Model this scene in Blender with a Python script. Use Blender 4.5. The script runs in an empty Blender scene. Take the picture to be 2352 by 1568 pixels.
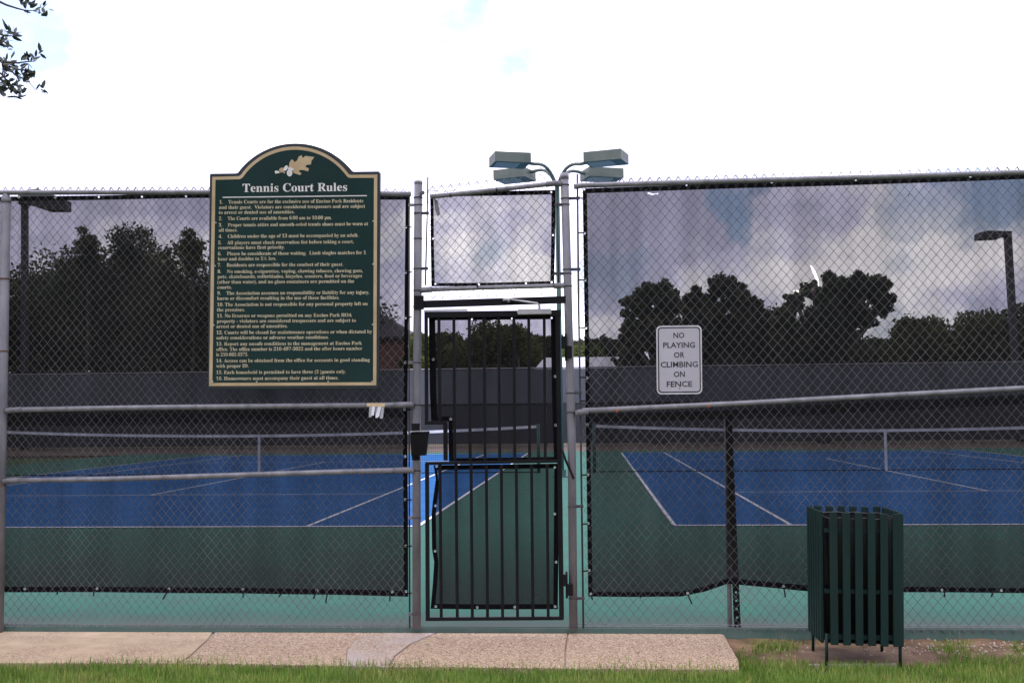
import bpy, math, random
import numpy as np
from mathutils import Vector, Matrix
from mathutils.geometry import delaunay_2d_cdt
random.seed(7); RNG = np.random.default_rng(7)
S = bpy.context.scene
COL = S.collection

# ------------------------------------------------------------------ camera
F, CX, CY = 2600.0, 1176.0, 784.0           # focal length and centre in units of a 2352 px wide picture
D, H = 7.28, 1.372                          # distance to the fence line (Y = 0), eye height above the court
ROLL = 0.010
yc = Vector((1358 - CX, -(944 - CY), -F)).normalized()
t_ = -math.tan(ROLL)
zc = Vector((t_, 1.0, -(t_ * yc.x + yc.y) / yc.z)).normalized()
xc = yc.cross(zc)
R = Matrix((xc, yc, zc))                    # camera axes -> world axes
cam_d = bpy.data.cameras.new("camera"); cam = bpy.data.objects.new("camera", cam_d); COL.objects.link(cam)
cam_d.sensor_width = 36.0; cam_d.lens = 36.0 * F / 2352.0
cam_d.clip_start = 0.05; cam_d.clip_end = 2000.0
CP = Vector((0, -D, H))
cam.matrix_world = Matrix.Translation(CP) @ R.to_4x4()
S.camera = cam

def ray(x, y):
    return (R @ Vector((x - CX, CY - y, -F))).normalized()
def at(x, y, Y=0.0):
    """the point of the vertical plane at depth Y that the photograph shows at x, y"""
    d = ray(x, y); return CP + d * ((Y - CP.y) / d.y)
def atz(x, y, z=0.0):
    """the same for a level plane"""
    d = ray(x, y); return CP + d * ((z - CP.z) / d.z)

# ------------------------------------------------------------------ sky and sun
SUN_EL, SUN_AZ = math.radians(63), math.radians(-78)
w = bpy.data.worlds.new("World"); S.world = w; w.use_nodes = True
nt = w.node_tree; nt.nodes.clear()
def N(nt, t, **k):
    n = nt.nodes.new(t)
    for a, b in k.items(): setattr(n, a, b)
    return n
out = N(nt, 'ShaderNodeOutputWorld'); bg = N(nt, 'ShaderNodeBackground'); bg.inputs[1].default_value = 0.1
sky = N(nt, 'ShaderNodeTexSky', sky_type='NISHITA', sun_disc=False)
sky.sun_elevation = SUN_EL; sky.sun_rotation = SUN_AZ; sky.air_density = 1.2; sky.dust_density = 1.5
tc = N(nt, 'ShaderNodeTexCoord')
def wmath(op, a, b=None, c=None, clamp=False):
    m = N(nt, 'ShaderNodeMath', operation=op, use_clamp=clamp)
    for i, v in enumerate((a, b, c)):
        if v is None: continue
        if isinstance(v, (int, float)): m.inputs[i].default_value = v
        else: nt.links.new(v, m.inputs[i])
    return m.outputs[0]
def wnoise(scale, detail, rough, loc, sq=(1, 1, 2.2)):
    mp = N(nt, 'ShaderNodeMapping'); mp.inputs['Location'].default_value = loc; mp.inputs['Scale'].default_value = sq
    nt.links.new(tc.outputs['Generated'], mp.inputs[0])
    n = N(nt, 'ShaderNodeTexNoise'); n.inputs['Scale'].default_value = scale; n.inputs['Detail'].default_value = detail
    n.inputs['Roughness'].default_value = rough
    nt.links.new(mp.outputs[0], n.inputs['Vector']); return n.outputs[0]
n_fine = wnoise(14, 6, .6, (3.1, .2, 1.7))
n_big = wnoise(3.0, 5, .55, (1.3, 4.2, .4))
n_mid = wnoise(7.0, 5, .6, (5.3, 1.2, 2.4))
def wdist(scale, amount, loc):
    mp = N(nt, 'ShaderNodeMapping'); mp.inputs['Location'].default_value = loc; nt.links.new(tc.outputs['Generated'], mp.inputs[0])
    n = N(nt, 'ShaderNodeTexNoise'); n.inputs['Scale'].default_value = scale; n.inputs['Detail'].default_value = 6; n.inputs['Roughness'].default_value = .62; nt.links.new(mp.outputs[0], n.inputs['Vector'])
    a = N(nt, 'ShaderNodeVectorMath', operation='SUBTRACT'); nt.links.new(n.outputs['Color'], a.inputs[0]); a.inputs[1].default_value = (.5, .5, .5)
    m = N(nt, 'ShaderNodeVectorMath', operation='SCALE'); nt.links.new(a.outputs[0], m.inputs[0]); m.inputs['Scale'].default_value = amount
    v = N(nt, 'ShaderNodeVectorMath', operation='ADD'); nt.links.new(tc.outputs['Generated'], v.inputs[0]); nt.links.new(m.outputs[0], v.inputs[1])
    z = N(nt, 'ShaderNodeVectorMath', operation='NORMALIZE'); nt.links.new(v.outputs[0], z.inputs[0]); return z.outputs[0]
warped = wdist(9.0, .16, (2.2, 7.1, .3))
# openings in the cloud through which blue sky shows
mask = None
for (px, py, rad, amt) in [(70, 45, 3.2, .95), (460, 60, 1.6, .5), (1070, 40, 2.0, .75), (1200, 105, 2.0, .7), (1725, 462, 1.2, .9), (1790, 450, .8, .7), (1400, 600, 1.4, .6),
                           (2290, 462, 1.9, .95), (2130, 480, 1.3, .55), (2190, 770, 1.6, .4), (2060, 745, 1.3, .45), (1085, 590, 1.3, .45), (900, 600, 1.3, .4), (2075, 600, .9, .35)]:
    d = ray(px, py)
    dt = N(nt, 'ShaderNodeVectorMath', operation='DOT_PRODUCT'); nt.links.new(warped, dt.inputs[0]); dt.inputs[1].default_value = d
    c0 = math.cos(math.radians(rad * 1.5))
    r = wmath('MULTIPLY', wmath('SUBTRACT', dt.outputs['Value'], c0), amt * 1.25 / (1 - c0), clamp=True)
    mask = r if mask is None else wmath('MAXIMUM', mask, r)
mask = wmath('MULTIPLY', wmath('ADD', mask, wmath('MULTIPLY', wmath('SUBTRACT', n_fine, .5), .9)), wmath('MULTIPLY', mask, 2.4, clamp=True), clamp=True)
glob = wmath('MULTIPLY', wmath('SUBTRACT', n_big, .60), 3.0, clamp=True)
mask = wmath('MAXIMUM', mask, wmath('MULTIPLY', glob, .5))
feat = None
for (px, py, rad, amt) in [(1450, 500, 3.4, -.20), (1600, 480, 2.4, -.12), (2130, 605, 2.8, .20), (1830, 640, 2.6, .09), (1560, 610, 2.0, .07), (1990, 470, 2.5, .05), (1080, 660, 3.0, .06), (1230, 640, 1.5, .08), (2010, 690, 2.2, -.05), (120, 480, 3.5, -.05), (2200, 680, 1.6, -.06)]:
    d = ray(px, py)
    dt = N(nt, 'ShaderNodeVectorMath', operation='DOT_PRODUCT'); nt.links.new(warped, dt.inputs[0]); dt.inputs[1].default_value = d
    c0 = math.cos(math.radians(rad * 1.3))
    q_ = wmath('MULTIPLY', wmath('MULTIPLY', wmath('SUBTRACT', dt.outputs['Value'], c0), 1 / (1 - c0), clamp=True), amt)
    feat = q_ if feat is None else wmath('ADD', feat, q_)
cr = N(nt, 'ShaderNodeValToRGB')
bright = wmath('ADD', wmath('ADD', wmath('MULTIPLY', n_mid, .7), wmath('MULTIPLY', n_big, .3)), wmath('ADD', feat, wmath('MULTIPLY', wmath('SUBTRACT', n_fine, .5), .25)))
nt.links.new(bright, cr.inputs[0])
e = cr.color_ramp.elements
e[0].position = .40; e[0].color = (.43, .42, .59, 1)
e[1].position = .63; e[1].color = (.98, .95, 1.0, 1)
m1 = cr.color_ramp.elements.new(.50); m1.color = (.60, .58, .78, 1)
cl = N(nt, 'ShaderNodeVectorMath', operation='SCALE'); nt.links.new(cr.outputs[0], cl.inputs[0]); cl.inputs['Scale'].default_value = 27.0
blue = N(nt, 'ShaderNodeVectorMath', operation='ADD'); nt.links.new(sky.outputs[0], blue.inputs[0]); blue.inputs[1].default_value = (3.4, 4.9, 9.0)
mask = wmath('MULTIPLY', mask, .93)
mx = N(nt, 'ShaderNodeMix', data_type='RGBA'); nt.links.new(mask, mx.inputs[0]); nt.links.new(cl.outputs[0], mx.inputs[6]); nt.links.new(blue.outputs[0], mx.inputs[7])
nt.links.new(mx.outputs[2], bg.inputs[0]); nt.links.new(bg.outputs[0], out.inputs[0])

sd = bpy.data.lights.new("sun", 'SUN'); sd.energy = 1.0; sd.angle = math.radians(60); sd.color = (1.0, .95, .88)
so = bpy.data.objects.new("sun", sd); COL.objects.link(so)
sdir = Vector((math.sin(SUN_AZ) * math.cos(SUN_EL), math.cos(SUN_AZ) * math.cos(SUN_EL), math.sin(SUN_EL)))
so.rotation_euler = (-sdir).to_track_quat('-Z', 'Y').to_euler(); so.location = sdir * 50
S.view_settings.view_transform = 'Standard'; S.view_settings.look = 'None'; S.view_settings.gamma = 1
S.view_settings.use_curve_mapping = False; S.view_settings.exposure = 0.20
S.render.engine = 'CYCLES'; S.cycles.transparent_max_bounces = 24; S.cycles.max_bounces = 6

# ------------------------------------------------------------------ materials
def mat(name, col, rough=.6, metal=0.0, var=.15, scale=8.0, bump=0.0, bscale=60.0, spec=.5, col2=None, stretch=(1, 1, 1), tint=None):
    m = bpy.data.materials.new(name); m.use_nodes = True; nt = m.node_tree; b = nt.nodes['Principled BSDF']
    b.inputs['Roughness'].default_value = rough; b.inputs['Metallic'].default_value = metal; b.inputs['Specular IOR Level'].default_value = spec
    tc = N(nt, 'ShaderNodeTexCoord'); mp = N(nt, 'ShaderNodeMapping'); mp.inputs['Scale'].default_value = stretch
    nt.links.new(tc.outputs['Object'], mp.inputs[0])
    n = N(nt, 'ShaderNodeTexNoise'); n.inputs['Scale'].default_value = scale; n.inputs['Detail'].default_value = 6; n.inputs['Roughness'].default_value = .65
    nt.links.new(mp.outputs[0], n.inputs['Vector'])
    r = N(nt, 'ShaderNodeValToRGB'); nt.links.new(n.outputs[0], r.inputs[0])
    c2 = col2 if col2 else tuple(c * (1 + var) for c in col); c1 = col if col2 else tuple(c * (1 - var) for c in col)
    r.color_ramp.elements[0].position = .33; r.color_ramp.elements[0].color = (*c1, 1)
    r.color_ramp.elements[1].position = .67; r.color_ramp.elements[1].color = (*c2, 1)
    last = r.outputs[0]
    if tint:
        at_ = N(nt, 'ShaderNodeAttribute', attribute_name='tint')
        mm = N(nt, 'ShaderNodeMix', data_type='RGBA'); nt.links.new(at_.outputs['Fac'], mm.inputs[0]); nt.links.new(last, mm.inputs[6]); mm.inputs[7].default_value = (*tint, 1)
        last = mm.outputs[2]
    nt.links.new(last, b.inputs['Base Color'])
    if bump:
        n2 = N(nt, 'ShaderNodeTexNoise'); n2.inputs['Scale'].default_value = bscale; n2.inputs['Detail'].default_value = 4
        nt.links.new(mp.outputs[0], n2.inputs['Vector'])
        bp = N(nt, 'ShaderNodeBump'); bp.inputs['Strength'].default_value = bump; bp.inputs['Distance'].default_value = .004
        nt.links.new(n2.outputs[0], bp.inputs['Height']); nt.links.new(bp.outputs[0], b.inputs['Normal'])
    m["ramp"] = r.name
    return m
M = {}
M['galv'] = mat('galvanised_steel', (.16, .157, .163), .5, .15, col2=(.29, .285, .29), scale=14, stretch=(1, 1, .35), bump=.1)
M['galv_dirty'] = mat('weathered_steel', (.12, .117, .122), .6, .1, col2=(.225, .220, .226), scale=9, stretch=(1, 1, .3), bump=.15)
M['wire'] = mat('galvanised_wire', (.075, .075, .076), .6, .1, col2=(.21, .20, .19), scale=2.2)
M['black'] = mat('black_paint', (.0035, .0035, .004), .6, 0, col2=(.007, .007, .0075), scale=12, bump=.1, spec=.2)
M['darksteel'] = mat('dark_weathered_steel', (.030, .028, .030), .6, 0, col2=(.065, .06, .062), scale=20)
M['rust'] = mat('rusty_steel', (.10, .045, .02), .8, .1, col2=(.22, .12, .07), scale=30)
M['hem'] = mat('black_hem_tape', (.005, .005, .006), .9, 0, col2=(.010, .009, .011), scale=30, bump=.3, spec=.1)
M['tie'] = mat('black_plastic', (.004, .004, .004), .6, spec=.2)
M['gromm'] = mat('brass_grommet', (.55, .53, .46), .35, .7)
M['sign'] = mat('dark_green_sign_paint', (.0028, .022, .018), .35, 0, col2=(.0042, .030, .025), scale=3, spec=.3)
M['signedge'] = mat('sign_edge_plastic', (.016, .024, .024), .45, 0)
M['gold'] = mat('tan_gold_paint', (.44, .32, .16), .5, 0, col2=(.56, .43, .24), scale=6)
M['letter'] = mat('cream_lettering', (.46, .40, .22), .5, 0, col2=(.66, .58, .38), scale=25)
M['title'] = mat('ivory_title_lettering', (.66, .63, .55), .5, 0, col2=(.80, .78, .70), scale=25)
M['white'] = mat('white_sign_sheeting', (.42, .40, .41), .5, 0, col2=(.49, .465, .475), scale=5)
M['whiterim'] = mat('white_sign_rim', (.58, .565, .555), .5, 0)
M['ink'] = mat('worn_black_ink', (.010, .010, .011), .5, 0, col2=(.045, .043, .045), scale=22)
M['alu'] = mat('brushed_aluminium', (.50, .49, .47), .4, .6)
M['green'] = mat('green_court_paint', (.058, .125, .098), .9, 0, col2=(.046, .160, .112), scale=2.2, bump=.25, bscale=120, spec=.06)
M['blue'] = mat('blue_court_paint', (.018, .096, .25), .9, 0, col2=(.027, .130, .32), scale=1.4, bump=.25, bscale=120, spec=.06)
M['line'] = mat('white_line_paint', (.72, .72, .72), .7, 0, col2=(.82, .82, .82), scale=5)
M['curb'] = mat('green_slab_edge', (.080, .16, .125), .9, 0, col2=(.13, .20, .165), scale=6, bump=.3)
M['poleg'] = mat('green_lamp_paint', (.022, .070, .058), .6, 0, col2=(.040, .095, .080), scale=4)
M['lampg'] = mat('faded_green_lamp_paint', (.075, .10, .075), .6, 0, col2=(.135, .15, .115), scale=2.5)
M['bronze'] = mat('dark_bronze_lamp', (.034, .032, .036), .6, 0)
M['lens'] = mat('lamp_lens', (.40, .34, .27), .4, 0)
M['bin'] = mat('green_bin_slats', (.0032, .0185, .0145), .6, 0, col2=(.006, .026, .0205), scale=18, stretch=(1, 1, .15), bump=.25, spec=.3)
M['liner'] = mat('black_bin_liner', (.004, .004, .005), .5)
M['bark'] = mat('bark', (.05, .04, .032), .9, 0, col2=(.11, .09, .07), scale=12, stretch=(1, 1, .3), bump=.6, bscale=25)
M['dirt'] = mat('brown_dirt', (.085, .048, .022), .95, 0, col2=(.26, .165, .085), scale=7, bump=.8, bscale=45)
M['redearth'] = mat('reddish_dry_earth', (.070, .056, .040), .95, 0, col2=(.15, .11, .08), scale=.7, bump=.3, bscale=3)
M['pad'] = mat('stained_concrete_pad', (.12, .068, .034), .9, 0, col2=(.24, .155, .085), scale=5, bump=.4)
M['padedge'] = mat('pale_pad_edge', (.30, .25, .19), .9, 0, col2=(.42, .36, .29), scale=12)
M['lawn'] = mat('lawn_soil', (.030, .062, .010), .95, 0, col2=(.055, .105, .020), scale=6, bump=.5, bscale=40)
M['tan'] = mat('tan_masking_tape', (.62, .46, .22), .6, 0, col2=(.75, .62, .38), scale=20)
M['paper'] = mat('white_paper', (.78, .78, .82), .6, 0)
M['roof'] = mat('dark_shingles', (.035, .033, .036), .85, 0, col2=(.06, .055, .06), scale=3)
M['brick'] = mat('reddish_brick', (.16, .075, .055), .9, 0, col2=(.23, .12, .09), scale=4)
M['trim'] = mat('white_trim', (.68, .68, .66), .6)
M['metalroof'] = mat('white_metal_roof', (.72, .72, .75), .5, 0, col2=(.80, .80, .82), scale=.8)
M['glass'] = mat('dark_window', (.02, .024, .03), .1)
M['netcord'] = mat('black_net_cord', (.008, .008, .008), .8)
M['band'] = mat('white_net_band', (.74, .73, .72), .7)
M['stone'] = mat('limestone_gravel', (.38, .31, .24), .9, 0, col2=(.62, .54, .46), scale=40)
M['farscreen'] = mat('grey_blue_far_screen', (.066, .076, .088), .9, 0, col2=(.098, .110, .122), scale=.5, stretch=(1, 1, .5))
M['farscreen2'] = mat('dark_lower_far_screen', (.022, .026, .030), .9, 0, col2=(.045, .050, .058), scale=.5, stretch=(1, 1, .5))
M['orange'] = mat('orange_marking_tape', (.55, .16, .08), .6)
M['leafbig'] = mat('live_oak_leaf', (.024, .034, .018), .45, 0, col2=(.042, .055, .030), scale=30, tint=(.07, .06, .05))
def leafmat(name, c1, c2):
    m = mat(name, c1, .7, 0, col2=c2, scale=1.1, tint=(c1[0] * .6, c1[1] * .6, c1[2] * .6), spec=.2)
    nt = m.node_tree; b = nt.nodes['Principled BSDF']; o = nt.nodes['Material Output']; t = N(nt, 'ShaderNodeBsdfTranslucent'); x = N(nt, 'ShaderNodeMixShader'); x.inputs[0].default_value = .4
    nt.links.new(b.inputs['Base Color'].links[0].from_socket, t.inputs[0]); nt.links.new(b.outputs[0], x.inputs[1]); nt.links.new(t.outputs[0], x.inputs[2]); nt.links.new(x.outputs[0], o.inputs[0])
    return m
M['leafA'] = leafmat('dark_oak_foliage', (.080, .098, .052), (.155, .168, .085))
M['leafB'] = leafmat('olive_foliage', (.10, .11, .045), (.18, .185, .080))
M['leafC'] = leafmat('yellow_green_foliage', (.10, .135, .03), (.17, .19, .05))
M['grass'] = mat('grass_blades', (.070, .165, .016), .7, 0, col2=(.19, .35, .045), scale=3.5, tint=(.42, .42, .12), spec=.2)
M['drygrass'] = mat('dry_grass', (.30, .25, .12), .8, 0, col2=(.42, .38, .22), scale=20)

# exposed aggregate: coloured pebbles set in pinkish cement
def aggregate(name, exposed=.55, grey=False):
    m = bpy.data.materials.new(name); m.use_nodes = True; nt = m.node_tree; b = nt.nodes['Principled BSDF']; b.inputs['Roughness'].default_value = .85
    tc = N(nt, 'ShaderNodeTexCoord')
    v = N(nt, 'ShaderNodeTexVoronoi'); v.inputs['Scale'].default_value = 135; nt.links.new(tc.outputs['Object'], v.inputs['Vector'])
    r = N(nt, 'ShaderNodeValToRGB'); nt.links.new(v.outputs['Color'], r.inputs[0])
    E = r.color_ramp.elements
    E[0].position = .10; E[0].color = (.10, .062, .042, 1); E[1].position = .95; E[1].color = (.68, .55, .42, 1)
    for p, c in ((.30, (.27, .175, .11)), (.52, (.42, .305, .175)), (.75, (.52, .395, .25))):
        q = E.new(p); q.color = (*c, 1)
    n = N(nt, 'ShaderNodeTexNoise'); n.inputs['Scale'].default_value = 1.7; n.inputs['Detail'].default_value = 5; nt.links.new(tc.outputs['Object'], n.inputs['Vector'])
    r2 = N(nt, 'ShaderNodeValToRGB'); nt.links.new(n.outputs[0], r2.inputs[0]); r2.color_ramp.elements[0].position = 1 - exposed - .14; r2.color_ramp.elements[1].position = 1 - exposed + .14
    cem = mat(name + '_cement', (.40, .30, .225) if not grey else (.34, .30, .285), .85, 0, col2=(.48, .365, .28) if not grey else (.42, .375, .355), scale=3)
    cn = N(nt, 'ShaderNodeTexNoise'); cn.inputs['Scale'].default_value = 9; cn.inputs['Detail'].default_value = 5; nt.links.new(tc.outputs['Object'], cn.inputs['Vector'])
    r3 = N(nt, 'ShaderNodeValToRGB'); nt.links.new(cn.outputs[0], r3.inputs[0])
    ca, cb = ((.42, .32, .18), (.56, .43, .265)) if not grey else ((.37, .315, .265), (.46, .40, .345))
    r3.color_ramp.elements[0].position = .3; r3.color_ramp.elements[0].color = (*ca, 1); r3.color_ramp.elements[1].position = .7; r3.color_ramp.elements[1].color = (*cb, 1)
    mm = N(nt, 'ShaderNodeMix', data_type='RGBA'); nt.links.new(r2.outputs[0], mm.inputs[0]); nt.links.new(r3.outputs[0], mm.inputs[6]); nt.links.new(r.outputs[0], mm.inputs[7])
    nt.links.new(mm.outputs[2], b.inputs['Base Color'])
    bp = N(nt, 'ShaderNodeBump'); bp.inputs['Strength'].default_value = .6; bp.inputs['Distance'].default_value = .004; bp.invert = True
    nt.links.new(v.outputs['Distance'], bp.inputs['Height']); nt.links.new(bp.outputs[0], b.inputs['Normal'])
    return m
def worn(m):
    nt = m.node_tree; b = nt.nodes['Principled BSDF']; src = b.inputs['Base Color'].links[0].from_socket
    tc = N(nt, 'ShaderNodeTexCoord'); sp = N(nt, 'ShaderNodeSeparateXYZ'); nt.links.new(tc.outputs['Object'], sp.inputs[0])
    n = N(nt, 'ShaderNodeTexNoise'); n.inputs['Scale'].default_value = 1.6; n.inputs['Detail'].default_value = 5; nt.links.new(tc.outputs['Object'], n.inputs['Vector'])
    mr = N(nt, 'ShaderNodeMapRange'); nt.links.new(sp.outputs[1], mr.inputs[0]); mr.inputs[1].default_value = .55; mr.inputs[2].default_value = .10; mr.inputs[3].default_value = 0; mr.inputs[4].default_value = 1.0
    a = N(nt, 'ShaderNodeMath', operation='MULTIPLY'); nt.links.new(mr.outputs[0], a.inputs[0]); nt.links.new(n.outputs[0], a.inputs[1])
    g = N(nt, 'ShaderNodeMath', operation='MULTIPLY', use_clamp=True); nt.links.new(a.outputs[0], g.inputs[0]); g.inputs[1].default_value = 1.5
    mm = N(nt, 'ShaderNodeMix', data_type='RGBA'); nt.links.new(g.outputs[0], mm.inputs[0]); nt.links.new(src, mm.inputs[6]); mm.inputs[7].default_value = (.095, .105, .095, 1)
    nt.links.new(mm.outputs[2], b.inputs['Base Color'])
worn(M['green'])
M['agg'] = aggregate('exposed_aggregate', .50); M['agg2'] = aggregate('coarse_exposed_aggregate', .75); M['cem'] = aggregate('grey_cement_patch', .52, True)

# knitted windscreen fabric: dark threads with open pores between them
def fabric(name, through, thread=(.015, .015, .015)):
    m = bpy.data.materials.new(name); m.use_nodes = True; nt = m.node_tree; nt.nodes.clear()
    o = N(nt, 'ShaderNodeOutputMaterial'); mix = N(nt, 'ShaderNodeMixShader'); tr = N(nt, 'ShaderNodeBsdfTransparent'); df = N(nt, 'ShaderNodeBsdfDiffuse')
    df.inputs[0].default_value = (*thread, 1); tr.inputs[0].default_value = (1, .985, .985, 1)
    tc = N(nt, 'ShaderNodeTexCoord'); n = N(nt, 'ShaderNodeTexNoise'); n.inputs['Scale'].default_value = 2.5; n.inputs['Detail'].default_value = 8; n.inputs['Roughness'].default_value = .7
    mp = N(nt, 'ShaderNodeMapping'); mp.inputs['Scale'].default_value = (1, 1, .7); nt.links.new(tc.outputs['Object'], mp.inputs[0]); nt.links.new(mp.outputs[0], n.inputs['Vector'])
    n2 = N(nt, 'ShaderNodeTexNoise'); n2.inputs['Scale'].default_value = 160; n2.inputs['Detail'].default_value = 1; nt.links.new(tc.outputs['Object'], n2.inputs['Vector'])
    ad = N(nt, 'ShaderNodeMath', operation='ADD'); nt.links.new(n.outputs[0], ad.inputs[0]); nt.links.new(n2.outputs[0], ad.inputs[1])
    mr = N(nt, 'ShaderNodeMapRange'); nt.links.new(ad.outputs[0], mr.inputs[0]); mr.inputs[1].default_value = .55; mr.inputs[2].default_value = 1.45
    mr.inputs[3].default_value = through * .72; mr.inputs[4].default_value = through * 1.30
    ms = N(nt, 'ShaderNodeMapping'); ms.inputs['Scale'].default_value = (9, 9, .55); nt.links.new(tc.outputs['Object'], ms.inputs[0])
    n3 = N(nt, 'ShaderNodeTexNoise'); n3.inputs['Scale'].default_value = 1.0; n3.inputs['Detail'].default_value = 5; nt.links.new(ms.outputs[0], n3.inputs['Vector'])
    m3 = N(nt, 'ShaderNodeMapRange'); nt.links.new(n3.outputs[0], m3.inputs[0]); m3.inputs[1].default_value = .3; m3.inputs[2].default_value = .7; m3.inputs[3].default_value = .80; m3.inputs[4].default_value = 1.17
    sp = N(nt, 'ShaderNodeSeparateXYZ'); nt.links.new(tc.outputs['Object'], sp.inputs[0])
    zz = N(nt, 'ShaderNodeMath', operation='MULTIPLY_ADD'); nt.links.new(n.outputs[0], zz.inputs[0]); zz.inputs[1].default_value = -.5; nt.links.new(sp.outputs[2], zz.inputs[2])
    m4 = N(nt, 'ShaderNodeMapRange'); nt.links.new(zz.outputs[0], m4.inputs[0]); m4.inputs[1].default_value = -.02; m4.inputs[2].default_value = .40; m4.inputs[3].default_value = .45; m4.inputs[4].default_value = 1
    p1 = N(nt, 'ShaderNodeMath', operation='MULTIPLY'); nt.links.new(mr.outputs[0], p1.inputs[0]); nt.links.new(m3.outputs[0], p1.inputs[1])
    p2 = N(nt, 'ShaderNodeMath', operation='MULTIPLY'); nt.links.new(p1.outputs[0], p2.inputs[0]); nt.links.new(m4.outputs[0], p2.inputs[1])
    m5 = N(nt, 'ShaderNodeMix', data_type='RGBA'); nt.links.new(m4.outputs[0], m5.inputs[0]); m5.inputs[6].default_value = (.050, .046, .042, 1); m5.inputs[7].default_value = (*thread, 1)
    nt.links.new(m5.outputs[2], df.inputs[0])
    nt.links.new(p2.outputs[0], mix.inputs[0]); nt.links.new(df.outputs[0], mix.inputs[1]); nt.links.new(tr.outputs[0], mix.inputs[2]); nt.links.new(mix.outputs[0], o.inputs[0])
    return m
M['screen'] = fabric('windscreen_fabric', .17)
M['screen_g'] = fabric('gate_windscreen_fabric', .21)
M['screen_t'] = fabric('transom_windscreen_fabric', .24)
M['screen2'] = fabric('darker_windscreen_fabric', .055)  # darker and less see-through, for the strip below the middle rail

# ------------------------------------------------------------------ mesh building
class MB:
    def __init__(s): s.v = []; s.f = []
    def add(s, vs, fs):
        b = len(s.v); s.v += [tuple(v) for v in vs]; s.f += [tuple(i + b for i in f) for f in fs]; return s
    def box(s, a, b):
        (x0, y0, z0), (x1, y1, z1) = a, b
        return s.add([(x0,y0,z0),(x1,y0,z0),(x1,y1,z0),(x0,y1,z0),(x0,y0,z1),(x1,y0,z1),(x1,y1,z1),(x0,y1,z1)],
                     [(0,3,2,1),(4,5,6,7),(0,1,5,4),(1,2,6,5),(2,3,7,6),(3,0,4,7)])
    def tube(s, pts, r, n=12, cap=True):
        pts = [Vector(p) for p in pts]; rs = r if isinstance(r, (list, tuple)) else [r] * len(pts)
        b = len(s.v); up = None
        for i, p in enumerate(pts):
            d = (pts[min(i + 1, len(pts) - 1)] - pts[max(i - 1, 0)]).normalized()
            if up is None: up = d.orthogonal().normalized()
            up = (up - d * up.dot(d)).normalized(); sd_ = d.cross(up)
            for k in range(n):
                a = 2 * math.pi * k / n; s.v.append(tuple(p + (up * math.cos(a) + sd_ * math.sin(a)) * rs[i]))
        for i in range(len(pts) - 1):
            for k in range(n):
                k2 = (k + 1) % n; s.f.append((b + i*n + k, b + i*n + k2, b + (i+1)*n + k2, b + (i+1)*n + k))
        if cap:
            s.f.append(tuple(b + k for k in reversed(range(n)))); e_ = b + (len(pts) - 1) * n; s.f.append(tuple(e_ + k for k in range(n)))
        return s
    def beam(s, p, q, wdt, dep):
        """square-section bar between p and q, width in the fence plane, depth along Y"""
        p = Vector(p); q = Vector(q); d = (q - p).normalized(); sx = d.cross(Vector((0, 1, 0))).normalized() * wdt / 2; sy = Vector((0, dep / 2, 0))
        vs = []
        for c in (p, q): vs += [c - sx - sy, c + sx - sy, c + sx + sy, c - sx + sy]
        return s.add(vs, [(0,3,2,1),(4,5,6,7),(0,1,5,4),(1,2,6,5),(2,3,7,6),(3,0,4,7)])
    def prism(s, poly, dy):
        """closed polygon of world points, extruded along Y by dy"""
        n = len(poly); a = [Vector(p) for p in poly]; b = [p + Vector((0, dy, 0)) for p in a]
        return s.add(a + b, [tuple(range(n)), tuple(range(2*n - 1, n - 1, -1))] + [(i, i + n, (i + 1) % n + n, (i + 1) % n) for i in range(n)])
    def slab(s, poly, z0, z1):
        n = len(poly); a = [(p[0], p[1], z1) for p in poly]; b = [(p[0], p[1], z0) for p in poly]
        return s.add(a + b, [tuple(range(n)), tuple(range(2*n - 1, n - 1, -1))] + [(i, i + n, (i + 1) % n + n, (i + 1) % n) for i in range(n)])
def fixn(me):
    import bmesh
    bm = bmesh.new(); bm.from_mesh(me); bmesh.ops.recalc_face_normals(bm, faces=bm.faces); bm.to_mesh(me); bm.free()
def obj(name, mb, m, parent=None, smooth=False, bevel=0, fix=True, **props):
    if isinstance(mb, MB):
        me = bpy.data.meshes.new(name); me.from_pydata(mb.v, [], mb.f)
        if fix: fixn(me)
    else: me = mb
    if m is not None and not me.materials: me.materials.append(m)
    if smooth: me.polygons.foreach_set('use_smooth', [True] * len(me.polygons))
    o = bpy.data.objects.new(name, me); COL.objects.link(o)
    if bevel:
        b = o.modifiers.new('bevel', 'BEVEL'); b.width = bevel; b.segments = 2; b.limit_method = 'ANGLE'
    if parent is not None: attach(o, parent)
    for k, v in props.items(): o[k] = v
    return o
ROOTS = {}
def attach(o, parent):
    o.parent = parent
    base = ROOTS.get(parent.name, Vector((0, 0, 0)))
    o.matrix_parent_inverse = Matrix.Translation(-base)
    ROOTS[o.name] = Vector((0, 0, 0))
def thing(name, label, cat, loc=(0, 0, 0), group=None):
    o = bpy.data.objects.new(name, None); COL.objects.link(o); o.location = loc; o.empty_display_size = .2
    ROOTS[o.name] = Vector(loc); tag(o, label, cat, group); return o
def tag(o, label, cat, group=None):
    o['label'] = label; o['category'] = cat
    if group: o['group'] = group
    return o
def smooth_tube(name, pts, r, m, parent=None, n=14, **p):
    mb = MB().tube(pts, r, n); me = bpy.data.meshes.new(name); me.from_pydata(mb.v, [], mb.f); fixn(me)
    for q in me.polygons: q.use_smooth = len(q.vertices) == 4
    return obj(name, me, m, parent, **p)
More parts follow.
